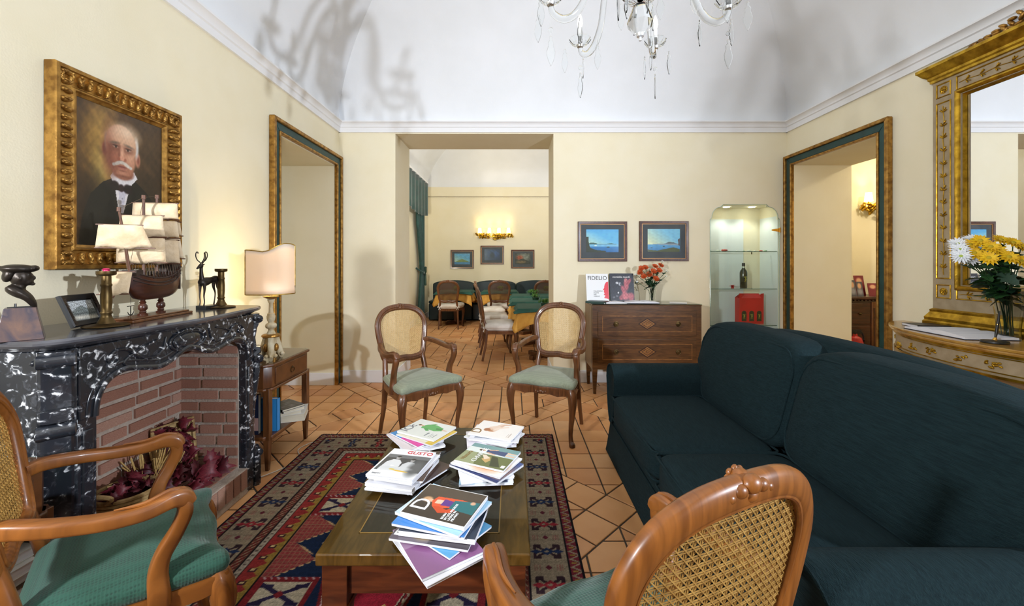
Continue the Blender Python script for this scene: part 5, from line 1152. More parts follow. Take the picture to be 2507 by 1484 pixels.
for x, y, dy in ((1567,667,0),(1580,655,.02),(1570,657,-.03),(1590,672,-.02),(1604,652,.02),(1614,662,-.02),(1600,664,-.04),(1606,682,-.03),(1618,650,.03),(1576,676,-.03)):
    p = pxz(x, y, 4.47+dy); flower('chrysanthemum', 'orange chrysanthemum in the small vase on the chest', og, (VX+random.uniform(-.012,.012), VY+random.uniform(-.012,.012), ZD+.016), p, BO, (m_oc,.008), 3, .07, leafr=(.5,.85))
for x, y in ((1556,672),(1595,690),(1632,664),(1630,676),(1560,690),(1590,660),(1622,640)):
    p = pxz(x, y, 4.5+random.uniform(-.03,.04)); flower('filler_flower', 'tiny white filler blossom among the orange chrysanthemums', 'white filler blossoms in the small vase', (VX+random.uniform(-.012,.012), VY+random.uniform(-.012,.012), ZD+.016), p, BS, (m_gc,.004), 5, .045, leafr=(.5,.95))
# ---------------------------------------------------------------- pictures
m_frw = M('burr_wood', '#5a2a14', '#3a180b', rough=.35, scale=18, dist=2, coat=.1); m_mat = M('grey_mount', '#5a5a66', '#52525e', rough=.7); m_line = M('frame_slip', '#b88a58', rough=.4, metal=.4)
def picture(label, x, y, z, w, h, fn, mw=.06, group=None, fw=.03, mm=.38):
    t = thing('framed_picture', label, 'picture', (x, y, z), 0, group); m0 = XY((1,0,0),(0,0,1),(0,0,0))
    ringframe(t, w, h, [(0,0),(0,.02),(.004,.024),(fw-.004,.02),(fw,.012)], m_frw, m0)
    ringframe(t, w-2*fw+.002, h-2*fw+.002, [(0,.004),(0,.014),(.005,.014),(.005,.006)], m_line, m0, 'slip')
    B().box(-w/2+fw,-.008,-h/2+fw,w/2-fw,-.004,h/2-fw).o('mount', m_mat, t)
    paint('print', (w-2*fw)*.74, (h-2*fw)*.66, 90, 64, fn, m_oil, t, XY((1,0,0),(0,0,1),(0,-.0088,.008)))
    B().box(-w/2+fw,-.0112,-h/2+fw,w/2-fw,-.0104,h/2-fw).o('glazing', m_pane, t)
    return t
def bay1(U, V):
    c = Cv(U, V, '#5fa6dc'); c.m(1.1-V*1.0-U*.75, '#e6dcb8').m(np.clip((V-.8)*3,0,.5), '#4a92d4').r(0,0,1,.34,'#2f7fc0').m((V < .34)*(1-V/.34)*.8, '#134a90').m((V < .34)*(V > .24)*.5, '#bcd6e8'); c.poly([(.05,.34),(.12,.42),(.3,.41),(.36,.35),(.6,.35),(.78,.40),(.86,.36),(1,.34)], '#3d5a5c').poly([(0,0),(.0,.68),(.07,.68),(.08,.4),(.12,.2),(.3,.1),(.6,.06),(.62,0)], '#2c2a22').e(.29,.29,.04,.03,'#e8e8e4',.5).e(.68,.22,.05,.03,'#22384a',.5).nz(.03,50,2); return c.c*1.18
def bay2(U, V):
    c = Cv(U, V, '#7ab4de'); c.m(1.25-V*.8-U*.95, '#ead9ae').r(0,0,1,.32,'#5a97cc').m((V < .32)*(1-V/.32)*.6, '#1f5aa0'); c.poly([(.1,.34),(.5,.36),(.66,.44),(.8,.42),(.95,.35),(1,.34),(1,.28),(.3,.32)], '#8d93a8').poly([(.55,.36),(.66,.44),(.8,.42),(.9,.36)], '#5a5e6a').poly([(.95,.3),(.94,.55),(1,.6),(1,.25)], '#4c3840').poly([(0,0),(0,.1),(.3,.06),(.5,.12),(.8,.2),(1,.12),(1,0)], '#4a4a2a').e(.5,.24,.03,.02,'#2c3c50',.5).e(.12,.18,.03,.02,'#2c3c50',.5).nz(.04,60,5); return c.c*1.15
picture('framed bay view with a dark tower, left of the two above the chest', 1.013, YB-.001, 1.598, .555, .452, bay1, group='framed bay views above the chest')
picture('framed bay view with a hill town, right of the two above the chest', 1.709, YB-.001, 1.602, .555, .452, bay2, group='framed bay views above the chest')
# ---------------------------------------------------------------- display niche
NI = thing('display_cabinet', 'lit glass display cabinet set into the back wall with glass shelves', 'cabinet', ((NX0+NX1)/2, 4.87, .42)); nx = (NX1-NX0)/2
m_lin = M('white_lining', '#dfe6e6', rough=.5)
B().box(-nx+.002,.18,-.15,.19,.188,1.47).o('lining_panel', m_lin, NI); B().box(nx-.01,-.17,-.15,nx-.002,.17,1.47).o('lining_panel', m_lin, NI)
m_shelf = pane('shelf_glass', (.95,.98,.97)); m_gedge = M('glass_edge', '#5d7a70', rough=.2)
for z in (1.489,1.062,.645):
    s_ = B().box(-nx+.003,-.16,z-.42-.008,nx-.004,.175,z-.42).o('glass_shelf', m_shelf, NI); B().box(-nx+.003,-.1615,z-.42-.008,nx-.004,-.16,z-.42).o('shelf_edge', m_gedge, s_)
    b = B()
    for x in (-nx+.12,nx-.12): b.lathe([(0,-.02),(.006,-.02),(.006,0),(0,0)], 10, (x,.15,z-.428))
    b.o('shelf_peg', m_brass, s_, smooth=True)
# notched round-cornered glass door
q = [(-nx,-.15),(nx,-.15),(nx,1.43)]+[(nx-.02-.1+.1*math.cos(a), 1.45+.1*math.sin(a)*1.2) for a in [PI/2*k/8 for k in range(9)]]+[(nx-.15,1.6),(-nx+.15,1.6)]+[(-nx+.12-.1*math.sin(a), 1.45+.1*math.cos(a)*1.2) for a in [PI/2*k/8 for k in range(9)]]+[(-nx,1.43)]
B().prism(q, 1, -.192, -.187).o('glass_door', m_pane, NI)
B().tube([(x, -.19, z, .0028) for x, z in q], 6, up=(0,1,0), closed=True).o('door_edge', M('polished_edge', '#b9cfc6', rough=.1, metal=.3), NI, smooth=True)
for sx in (-1, 1):     # plaster corner pieces of the niche
    arc = [(sx*(nx-.12+.1*math.cos(a)), 1.45+.12*math.sin(a)) for a in [PI/2*k/8 for k in range(9)]]
    P = [(sx*(nx+.001),1.43),(sx*(nx-.02),1.43)]+arc[1:]+[(sx*(nx-.15),1.57),(sx*(nx-.15),1.601),(sx*(nx+.001),1.601)]
    B().prism(P, 1, -.184, -.17).o('corner_piece', m_wall, NI)
B().add([(nx-.09,-.2,1.30),(nx,-.2,1.285),(nx,-.2,1.33),(nx-.09,-.2,1.315),(nx-.09,-.19,1.30),(nx,-.19,1.285),(nx,-.19,1.33),(nx-.09,-.19,1.315)], [(0,1,2,3),(4,7,6,5),(0,4,5,1),(1,5,6,2),(2,6,7,3),(3,7,4,0)]).tube([(nx,-.198,1.28,.008),(nx,-.198,1.335,.008)],8,up=(1,0,0)).o('hinge', m_brassb, NI, smooth=True, ang=30)
m_spotl = emis('downlight', '#fff6e2', 25)
for x in (-.1,.2):
    B().lathe([(0,1.594),(.035,1.594),(.035,1.6),(0,1.6)], 18, (x,.02,0)).o('downlight', m_spotl, NI)
    spot('display_light', ((NX0+NX1)/2+x, 4.89, 2.0), ((NX0+NX1)/2+x, 4.9, 0), 4.5, 120, .6, .03, (1,.96,.88))
BT = thing('wine_bottle', 'dark wine bottle with yellow emblem on the middle glass shelf', 'bottle', (2.715, 4.86, 1.0625))
m_bot = M('dark_bottle_glass', '#1f2414', rough=.12, coat=.6); m_yel = M('label_yellow', '#c9c04a', rough=.5); m_foil = M('silver_foil', '#c9cdc0', rough=.35, metal=.5)
B().lathe([(0,0),(.037,0),(.039,.004),(.041,.12),(.041,.175),(.036,.2),(.02,.222),(.0155,.24),(.0155,.29),(0,.29)], 24).o('body', m_bot, BT, smooth=True)
B().lathe([(.0158,.236),(.0165,.236),(.0165,.252),(.0158,.252)], 20).o('neck_band', m_foil, BT, smooth=True); B().lathe([(.0157,.254),(.0168,.254),(.0168,.292),(0,.292)], 20).o('capsule', m_dark, BT, smooth=True)
def emblem(par, x, y, z, s):
    b = B().box(x-.5*s,y-.0006,z+.42*s,x+.5*s,y,z+.55*s).box(x-.06*s,y-.0006,z-.4*s,x+.06*s,y,z+.5*s).tube(cr([(x-.3*s,y,z-.2*s,.05*s),(x-.1*s,y,z-.5*s,.06*s),(x+.25*s,y,z-.4*s,.06*s),(x+.35*s,y,z+.05*s,.05*s),(x+.1*s,y,z+.15*s,.04*s)],4),5,up=(0,1,0)); b.o('emblem', m_yel, par)
    B().box(x-.45*s,y-.0006,z-.95*s,x+.45*s,y,z-.86*s).box(x-.55*s,y-.0006,z+.75*s,x+.55*s,y,z+.82*s).o('small_print', m_yel, par)
emblem(BT, 0, -.0425, .105, .034)
m_redb = M('red_card', '#d3141c', '#c20f18', rough=.4, scale=6)
def gift(label, x, y, z, wins=True):
    t = thing('gift_box', label, 'box', (x, y, z), 0, 'red wine gift boxes in the display cabinet'); w, d, h = .142, .05, .30
    B().box(-w,-d,0,w,d,h).o('carton', m_redb, t, bev=.002)
    B().prism([(-w,h),(w,h),(.11,h+.05),(-.11,h+.05)], 1, -.004, .004).add([(-w,-d,h),(w,-d,h),(.115,-.004,h+.045),(-.115,-.004,h+.045),(-w,d,h),(w,d,h),(.115,.004,h+.045),(-.115,.004,h+.045)], [(0,1,2,3),(5,4,7,6)]).o('carry_top', m_redb, t)
    for s in (-1,1): B().prism([(s*w,h),(s*w,h+.055),(s*(w-.035),h+.05),(s*(w-.045),h+.03),(s*(w-.02),h)], 1, -d, -d+.003).o('flap', m_redb, t)
    B().box(-.04,-.0075,h+.018,.04,-.0068,h+.034).o('hand_hole', m_line, t)
    for x in (-.088,0,.088):
        P = [(x-.028,.03),(x+.028,.03),(x+.028,.125)]+[(x+.028*math.cos(a),.125+.028*math.sin(a)) for a in [PI*k/8 for k in range(1,8)]]+[(x-.028,.125)]; wn = B().prism(P, 1, -d-.001, -d+.001).o('bottle_window', m_bot, t); emblem(wn, x, -d-.0012, .09, .026)
    return t
gift('red triple wine gift box standing on the lowest visible glass shelf', 2.782, 4.86, .6455); gift('red wine gift box under the lowest glass shelf, mostly hidden by the sofa', 2.60, 4.86, .271)
fl_ = thing('red_flower_ornament', 'small red flower-shaped ornament on the middle glass shelf', 'ornament', (2.58, 4.85, 1.0625))
me = bloom_mesh('petals', m_redb, ((12,1,.25),(10,.8,.6),(7,.5,.9)), .04, .45); o = link('petals', me, None, fl_); o.location = (0,0,.012); B().lathe([(0,0),(.015,0),(.02,.012),(0,.016)],12).o('base', m_redb, fl_, smooth=True)
sh_ = [M('shell_'+n, c, rough=.3) for n, c in (('white','#dfe2d2'),('green','#9cc09a'),('coral','#c8564c'))]
for k, (x, c, nm) in enumerate(((2.30,1,'pale green pebble nearest the left end of the top glass shelf'),(2.40,0,'white shell left of the coral shell on the top glass shelf'),(2.47,2,'coral-red shell on the top glass shelf'),(2.62,0,'white shell right of the coral shell on the top glass shelf'),(2.70,1,'green shell in the middle of the top glass shelf'),(2.76,0,'white shell heap in the middle of the top glass shelf'),(2.83,0,'white shell right of the middle on the top glass shelf'),(2.90,2,'small coral bead on the top glass shelf'),(2.95,1,'green pebble nearest the right end of the top glass shelf'))):
    r_ = .032 if k == 2 else random.uniform(.012,.022); b = B().ell((0,0,r_*.45),(r_,r_*.8,r_*.45),14,8)
    for i in range(5): b.ell((r_*.8*math.cos(i*.5-1), -r_*.5, r_*.45), (r_*.25,r_*.3,r_*.3), 8, 6)
    tag(b.o('sea_shell', sh_[c], smooth=True, loc=(x, 4.83, 1.4895)), nm, 'shell', 'shells on the top glass shelf')
# ---------------------------------------------------------------- mirror on the right wall (local x runs towards the camera, y up, z out of the wall)
MY, MW, MZ0, MZ1 = 2.36, .65, .90, 2.70
m_taupe = M('taupe_lacquer', '#a9977a', '#988668', rough=.5, scale=14, bump=.1, bscale=80)
m_gilt = M('bright_gilding', '#c9a02f', '#94701a', rough=.3, metal=.8, scale=20, bump=.1, bscale=60)
MR = thing('wall_mirror', 'tall taupe and gilt framed mirror above the console table', 'mirror', (XR-.002, MY, MZ0)); MM = XY((0,-1,0),(0,0,1),(0,0,0))
def mo(b, nm, mat, par=None, **k): return b.xf(MM).o(nm, mat, par or MR, **k)
H = MZ1-MZ0; gl = (-.46, .30, .46, 1.61)    # glass opening x0,z0,x1,z1
mo(B().box(-MW,.0,0,gl[0],H,.045).box(gl[2],0,0,MW,H,.045).box(gl[0],0,0,gl[2],gl[1],.045).box(gl[0],gl[3],0,gl[2],H,.045), 'frame_body', m_taupe)
mo(B().box(gl[0]-.01,gl[1]-.01,.006,gl[2]+.01,gl[3]+.01,.012), 'mirror_glass', m_mirror)
def rectring(x0, z0, x1, z1, rings, mat, nm, par=None):
    vs = []; fs = []
    for o, d in rings: vs += [(x0+o,z0+o,d),(x1-o,z0+o,d),(x1-o,z1-o,d),(x0+o,z1-o,d)]
    for k in range(len(rings)-1): fs += [(k*4+i,k*4+(i+1)%4,k*4+4+(i+1)%4,k*4+4+i) for i in range(4)]
    return mo(B().add(vs, fs), nm, mat, par, smooth=True, ang=25)
rectring(gl[0]-.035, gl[1]-.035, gl[2]+.035, gl[3]+.035, [(0,.045),(0,.052),(.006,.062),(.016,.064),(.024,.056),(.03,.046),(.036,.034),(.046,.014)], m_gilt, 'gilt_moulding')
fil = [(0,.045),(.0,.049),(.003,.052),(.007,.049),(.009,.045)]
def sprig(p, q, n, par):
    p, q = Vector(p), Vector(q); d = (q-p).normalized(); s = Vector((-d.y, d.x)); L = (q-p).length
    b = B().tube([tuple(p+(q-p)*k/30+s*.004*math.sin(k*1.1))+(.047,.0028) for k in range(31)], 6)
    for k in range(n):
        c = p+(q-p)*(k+.5)/n
        for sg in (-1, 1):
            for a, l in ((.55,.017),(1.1,.014)):
                dv = (d*math.cos(a)+s*sg*math.sin(a)); cc = c+dv*l*1.1+d*random.uniform(-.006,.006); an = math.atan2(dv.y, dv.x); b.ell((cc.x, cc.y, .049), (l, .0045, .006), 8, 6, Matrix.Rotation(an, 3, 'Z'))
    mo(b, 'gilt_sprig', m_gilt, par, smooth=True)
def rosette(x, z, par):
    b = B().tube([(x+.024*math.cos(t), z+.024*math.sin(t), .047, .003) for t in [2*PI*k/24 for k in range(24)]], 6, closed=True)
    for k in range(8): a = 2*PI*k/8; b.ell((x+.013*math.cos(a), z+.013*math.sin(a), .049), (.012,.0045,.006), 8, 6, Matrix.Rotation(a+.7,3,'Z'))
    b.ell((x,z,.05),(.005,.005,.006),8,6); mo(b, 'rosette', m_gilt, par, smooth=True)
for s in (-1, 1):
    xc = s*.575
    rectring(xc-.05,.34,xc+.05,1.60,fil,m_gilt,'gilt_fillet'); sprig((xc,.37),(xc,1.57),13,None)
    for zc in (.25, 1.685): rectring(xc-.05,zc-.05,xc+.05,zc+.05,fil,m_gilt,'gilt_fillet'); rosette(xc, zc, None)
rectring(-.49,1.645,.49,1.74,fil,m_gilt,'gilt_fillet'); sprig((-.47,1.692),(.47,1.692),11,None)
rectring(-.49,.2,.49,.27,fil,m_gilt,'gilt_fillet'); sprig((-.47,.235),(.47,.235),9,None)
# stepped gilt crown and foot
def step(z0, z1, prof, nm):
    b = B()
    vs = []; fs = []
    for o, z in prof: vs += [(-MW-o, z, 0), (MW+o, z, 0), (MW+o, z, .045+o), (-MW-o, z, .045+o)]
    for k in range(len(prof)-1): fs += [(k*4+i,k*4+(i+1)%4,k*4+4+(i+1)%4,k*4+4+i) for i in range(4)]
    fs += [(3,2,1,0), tuple(4*(len(prof)-1)+i for i in range(4))]; mo(b.add(vs, fs), nm, m_gilt, smooth=True, ang=25)
step(0,0,[(0,1.755),(.012,1.76),(.012,1.775),(.02,1.785),(.022,1.80),(.04,1.815),(.06,1.845),(.066,1.85),(.066,1.87),(.058,1.875)],'crown_moulding')
step(0,0,[(.04,0),(.04,.03),(.032,.04),(.034,.06),(.02,.085),(.012,.1),(.014,.115),(.0,.125)],'foot_moulding')
b = B()
for k in range(-9, 10):
    x = k*.042; hgt = .09*math.exp(-(k/5)**2)+.02
    for dz in (.35,.75,1.1): b.ell((x+random.uniform(-.01,.01), 1.875+hgt*dz, .05), (.026, .012, .016), 8, 6, Matrix.Rotation(random.uniform(-1,1), 3, 'Z'))
mo(b, 'carved_crest', m_gold, smooth=True)
# ---------------------------------------------------------------- console table
CO = thing('console_table', 'demilune console table with ochre top and gilt taupe apron under the mirror', 'table', (XR-.02, MY, 0))
hp = [(0,.90),(-.08,.885),(-.17,.83),(-.27,.73),(-.36,.6),(-.43,.45),(-.475,.28),(-.5,.12),(-.505,0)]
pc = cr(hp, 4); plan = pc+[(x, -y) for x, y in reversed(pc[:-1])]
m_ochre = M('ochre_marble', '#b58a3e', '#96692a', rough=.25, scale=6, dist=1.5, coat=.4)
def pl_off(d): return [(min(0, x+d*.75), y*(1-d/.9)) for x, y in plan]
lv = [[(x, y, z) for x, y in pl_off(d)] for d, z in ((.02,.86),(.006,.864),(.0,.874),(.004,.882),(-.006,.886),(-.006,.896),(.0,.90))]
ring_solid(lv).o('top', m_ochre, CO, smooth=True, ang=30)
def apron(z0, z1, d, i0, i1, mat, nm, th=.012, par=None):
    P = pl_off(d)[i0:i1]; Q = pl_off(d+th)[i0:i1]; n = len(P); vs = [(x,y,z0) for x,y in P]+[(x,y,z1) for x,y in P]+[(x,y,z1) for x,y in Q]+[(x,y,z0) for x,y in Q]; fs = []
    for k in range(n-1):
        for r_ in range(4): fs.append((r_*n+k, r_*n+k+1, ((r_+1)%4)*n+k+1, ((r_+1)%4)*n+k))
    fs += [(0,n,2*n,3*n),(n-1,4*n-1,3*n-1,2*n-1)]; return B().add(vs, fs).o(nm, mat, par or CO, smooth=True, ang=35)
N_ = len(plan)
apron(.735,.86,.03,0,N_,m_taupe,'apron'); apron(.848,.862,.018,0,N_,m_gilt,'gilt_band'); apron(.728,.742,.02,0,N_,m_gilt,'gilt_band'); apron(.80-.045,.806-.045,.026,0,N_,m_gilt,'gilt_line'); apron(.838,.844,.026,0,N_,m_gilt,'gilt_line')
for i0, i1 in ((13,19),(N_-19,N_-13)):
    apron(.665,.742,.022,i0,i1,m_taupe,'drop_panel'); apron(.655,.667,.014,i0,i1,m_gilt,'gilt_band'); apron(.69,.695,.02,i0,i1,m_gilt,'gilt_line')
P = pl_off(.028)
for i, w in ((3,.6),(7,.8),(10,.8),(16,1.6),(21,1.2),(25,1.2),(30,1.2),(36,1.2)):
    if i >= len(P)-1: continue
    a, c = Vector(P[i]), Vector(P[i+1]); t_ = (c-a).normalized(); b = B()
    for k in range(11):
        q = a+t_*random.uniform(-.03,.03)*w; b.ell((q.x, q.y, .797+random.uniform(-.014,.014)*w-(.03 if w > 1.5 else 0)), (.007,.009*w,.005*w), 8, 6, Matrix.Rotation(random.uniform(-1,1),3,'X'))
    b.o('gilt_carving', m_gilt, CO, smooth=True)
for x, y in ((-.10,.80),(-.36,.46),(-.36,-.46),(-.10,-.80)):
    B().lathe([(0,0),(.03,0),(.034,.02),(.026,.04),(.02,.06),(.03,.5),(.036,.56),(.045,.58),(.04,.6),(.05,.64),(.055,.7),(.05,.735),(0,.735)], 24, (x,y,0), ripple=(.03,12)).o('fluted_leg', m_gold if abs(y) < .6 else m_taupe, CO, smooth=True)
ZK = .9005
open_book('white guest book lying open on the console table', 2.82, 2.62, ZK, 83, .44, .29, .028, k_navy, 'guest_book')
book('closed black notebook lying against the mirror foot', 2.93, 2.93, ZK, .15, .20, .018, 80, k_black, m_paper)
pn = thing('desk_pen', 'black and gold desk pen upright in its black base on the console', 'pen', (2.72, 2.33, ZK))
B().lathe([(0,0),(.055,0),(.058,.004),(.056,.012),(.012,.016),(0,.016)], 28, ripple=(.0,1)).o('base', m_dark, pn, smooth=True)
B().tube([(0,0,.014,.012),(.005,0,.03,.006)],10,up=(1,0,0)).tube([(.012,0,.075,.0062),(.0125,0,.079,.0062)],10,up=(1,0,0)).tube([(.016,0,.103,.006),(.0165,0,.106,.006)],10,up=(1,0,0)).o('gold_collar', m_brassb, pn, smooth=True)
B().tube([(.004,0,.028,.004),(.009,0,.055,.007),(.016,0,.10,.0065),(.026,0,.165,.0045),(.029,0,.18,.002)],12,up=(1,0,0)).o('barrel', m_dark, pn, smooth=True)
VX, VY = 2.955, 2.46
vase('cut crystal vase of yellow and white flowers on the console', (VX, VY, ZK), [(0,0),(.05,0),(.052,.01),(.05,.05),(.056,.14),(.068,.24),(.083,.30),(.079,.30),(.062,.24),(.05,.14),(.044,.05),(.045,.02),(0,.018)], (.02,16))
B().lathe([(0,0),(.03,0),(.03,.001),(0,.001)],8)
def pick(lst, name, label, group, bm, cm, nl, ls, Yb):
    for x, y, dy in lst:
        p = pxz(x, y, Yb+dy); flower(name, label, group, (VX+random.uniform(-.02,.02), VY+random.uniform(-.02,.02), ZK+.02), p, bm, cm, nl, ls, leafr=(.42,.9))
pick([(2375,600,.05),(2400,590,.02),(2425,605,-.02),(2450,588,.05),(2480,595,-.01),(2420,632,-.08),(2500,606,.0),(2470,630,-.08),(2440,612,-.03),(2385,620,.02),(2500,640,-.07)], 'yellow_chrysanthemum', 'yellow chrysanthemum in the crystal vase on the console', 'yellow chrysanthemums in the crystal vase', BY, (m_yc,.012), 7, .10, 2.40)
pick([(2350,612,.02),(2345,598,.06),(2380,588,.08),(2352,628,-.02),(2372,634,.02)], 'white_chrysanthemum', 'white chrysanthemum in the crystal vase on the console', 'white chrysanthemums in the crystal vase', BW, (m_gc,.010), 7, .10, 2.42)
# ---------------------------------------------------------------- chandelier
CHX, CHY = .5675, 1.84
CH = thing('chandelier', 'clear cut-glass chandelier with curved arms and hanging drops', 'chandelier', (CHX, CHY, 2.343))
m_cr = glass('chandelier_crystal', (.98,1,1), 0, 1.3); m_chr = M('chrome', '#dfe2e5', rough=.3, metal=.6); m_can = emis('candle_glow', '#fff4e0', 1.3)
z0 = 2.343
B().lathe([(0,.0),(.006,.0),(.008,.006),(.006,.014),(.016,.018),(.02,.03),(.0,.03)], 16).o('finial', m_chr, CH, smooth=True)
B().lathe([(0,.028),(.022,.03),(.06,.075),(.03,.155),(.022,.16),(0,.16)], 8).o('faceted_pendant', m_cr, CH)
B().lathe([(0,.16),(.02,.16),(.055,.175),(.075,.2),(.07,.205),(.03,.19),(0,.19)], 48, ripple=(.05,16)).o('fluted_dish', m_cr, CH, smooth=True)
B().lathe([(0,.19),(.012,.19),(.012,.24),(.035,.26),(.045,.30),(.035,.34),(.015,.36),(.012,.5),(.03,.53),(.03,.56),(.012,.6),(.012,1.0),(.03,1.02),(.03,1.05),(0,1.06)], 16).o('stem', m_cr, CH, smooth=True)
B().tube([(0,0,1.05,.004),(0,0,2.24,.004)], 8, up=(1,0,0)).lathe([(0,2.2),(.06,2.2),(.05,2.235),(0,2.24)],24).o('hanging_rod', m_chr, CH, smooth=True)
drop = [(0,0),(.007,-.006),(.005,-.02),(.013,-.03),(.011,-.045),(.019,-.07),(.018,-.09),(.009,-.118),(0,-.135)]
def pendant(par, p, s=1.0, yaw=0, disc=False):
    poly = [(x*s, z*s) for x, z in drop]+[(-x*s, z*s) for x, z in reversed(drop[1:-1])]
    b = B().prism(poly, 1, -.0022, .0022).xf(Matrix.Translation(p) @ Matrix.Rotation(yaw, 4, 'Z'))
    if disc: b.tube([(p[0],p[1]-.003,p[2]+.025,.011),(p[0],p[1]+.003,p[2]+.025,.011)], 14, up=(0,0,1))
    b.o('crystal_drop', m_cr, par, bev=.0016)
    B().tube([(p[0],p[1],p[2],.0006),(p[0],p[1],p[2]+(.06 if disc else .03),.0006)],4,up=(1,0,0)).o('wire', m_chr, par)
for k in range(6):
    a = math.radians(2+60*k); d = Vector((math.cos(a), math.sin(a), 0))
    Pt = cr([(r_, z, q) for r_, z, q in ((.03,.33,.013),(.09,.44,.014),(.16,.45,.014),(.215,.35,.0145),(.245,.2,.015),(.29,.115,.0165),(.345,.09,.0165),(.39,.115,.014),(.402,.15,.012))], 6)
    arm = B().tube([(d.x*r_, d.y*r_, z, q) for r_, z, q in Pt], 10, up=(-d.y,d.x,0)).o('glass_arm', m_cr, CH, smooth=True)
    c = (d.x*.402, d.y*.402, 0)
    B().lathe([(0,.148),(.016,.15),(.02,.16),(.014,.165),(0,.165)], 14, c).o('arm_cap', m_chr, arm, smooth=True)
    B().lathe([(.012,.158),(.04,.166),(.056,.19),(.053,.193),(.038,.172),(.012,.165)], 40, c, ripple=(.05,12)).o('drip_dish', m_cr, arm, smooth=True)
    B().lathe([(0,.165),(.011,.165),(.011,.25),(0,.25)], 12, c).o('candle_tube', m_trim, arm, smooth=True)
    B().lathe([(0,.25),(.009,.252),(.015,.275),(.012,.3),(.003,.325),(0,.326)], 12, c).o('bulb', m_can, arm, smooth=True)
    pendant(arm, (d.x*.40, d.y*.40, .015), 1.0, a, True)
    for q in (-.5, .5): e = Vector((math.cos(a+q*.28), math.sin(a+q*.28), 0)); pendant(arm, (e.x*.455, e.y*.455, .145), .95, a+q)
    pendant(arm, (d.x*.27, d.y*.27, .10), .9, a+.6)
for k in range(6):
    a = math.radians(32+60*k); pendant(CH, (.085*math.cos(a), .085*math.sin(a), .19), .9, a)
# ---------------------------------------------------------------- dining room
def sconce(name, label, loc, n, w, dirv, power):
    """gilt leafy wall light; dirv points out of the wall, spread runs along its perpendicular"""
    t = thing(name, label, 'wall light', loc); dv = Vector(dirv); sv = Vector((dv.y, -dv.x, 0)).normalized(); b = B()
    for k in range(70):
        u = random.uniform(-1,1); p = sv*u*w/2+dv*random.uniform(.03,.1)+Vector((0,0,.05*u*u-.03+random.uniform(-.07,.07)*(1.1-abs(u)*.5))); b.ell(p, (random.uniform(.025,.055),.02,.02), 7, 5, Euler((random.uniform(-1,1),random.uniform(-1,1),random.uniform(-2,2))).to_matrix())
    for k in range(8): b.ell(sv*random.uniform(-.04,.04)+dv*.04+Vector((0,0,-.05-random.random()*.05)), (.02,.015,.022), 7, 5)
    P = cr([tuple(sv*u*w/2+dv*(.05+.02*math.cos(u*5))+Vector((0,0,.05*u*u-.03)))+(.012,) for u in [k/8-1 for k in range(17)]], 2); b.tube(P, 6); b.ell(dv*.01,(.06,.02,.05),10,8)
    b.o('gilt_leaves', m_gilt, t, smooth=True); ms = emis('sconce_shade_'+name, '#ffe6a8', 3.2, '#f6ecd0')
    for k in range(n):
        u = -.78+1.56*k/(n-1) if n > 1 else 0; p = sv*u*w/2+dv*.09+Vector((0,0,.04))
        s = B().lathe([(.05,.03),(.036,.15),(.034,.15),(.048,.03)], 16, tuple(p)); s.o('candle_shade', ms, t, smooth=True); B().lathe([(0,-.01),(.018,-.005),(.008,.0),(.008,.04),(0,.04)], 12, tuple(p)).o('candle_cup', m_gilt, t, smooth=True)
        point(name+'_light', tuple(Vector(loc)+p+Vector((0,0,.08))), power, .02, (1,.82,.5))
    return t
sconce('wall_sconce', 'gilt leafy wall light with four lit shades on the dining room wall', (-.47, 10.38, 1.35+68*10.3/1010), 4, .92, (0,-1,0), 7)
def isl(U, V): return Cv(U, V, '#4f9fd8').m(1.1-V-U*.6, '#dfe0c0').r(0,0,1,.25,'#3d7fb8').poly([(.05,.22),(.3,.4),(.5,.5),(.75,.36),(.95,.22)], '#7a8a4a').nz(.08,50,3).c
def nightsea(U, V): return Cv(U, V, '#22335e').e(.55,.6,.3,.3,'#35508a',1).e(.5,.45,.16,.3,'#161f3c',.8).nz(.15,30,6).c
def erup(U, V): return Cv(U, V, '#3a3634').e(.6,.7,.4,.35,'#8a8680',1).e(.3,.6,.2,.2,'#b0482a',1).poly([(.1,.2),(.4,.5),(.6,.45),(.95,.2)], '#2c2622').e(.4,.2,.3,.12,'#8a6a4a',1).nz(.2,40,2).c
dg = 'framed prints on the dining room wall'
picture('small framed island view, lowest left of the three dining room prints', -1.28, 10.396, 1.35+10*10.38/1010, .585, .47, isl, group=dg); picture('small framed deep blue night scene beneath the dining room wall light', -.525, 10.396, 1.35+20.5*10.38/1010, .585, .47, nightsea, group=dg); picture('small framed eruption scene, rightmost of the three dining room prints', .245, 10.396, 1.35+10.5*10.38/1010, .585, .47, erup, group=dg)
# banquette
m_vinyl = M('dark_teal_leather', '#0f2a30', '#0c2026', rough=.4, scale=6)
bx = -1.99
for k in range(4):
    t = thing('banquette_section', ('dark teal banquette section at the curtain end of the dining wall','dark teal banquette section, second from the curtain','dark teal banquette section, third from the curtain','dark teal banquette section furthest from the curtain')[k], 'banquette', (bx+.515+k*1.03, 10.05, 0), 0, 'banquette sections along the dining wall')
    B().box(-.51,-.36,.02,.51,.33,.40).o('base', m_vinyl, t, bev=.02)
    B().box(-.51,-.38,.405,.51,.2,.475).o('seat_pad', m_vinyl, t, bev=.03)
    P = [(-.51,.4),(.51,.4),(.51,.83)]+[(.51*math.cos(a), .83+.1*math.sin(a)) for a in [PI*j/14 for j in range(1,14)]]+[(-.51,.83)]
    B().prism(P, 1, .16, .33).o('backrest', m_vinyl, t, bev=.03)
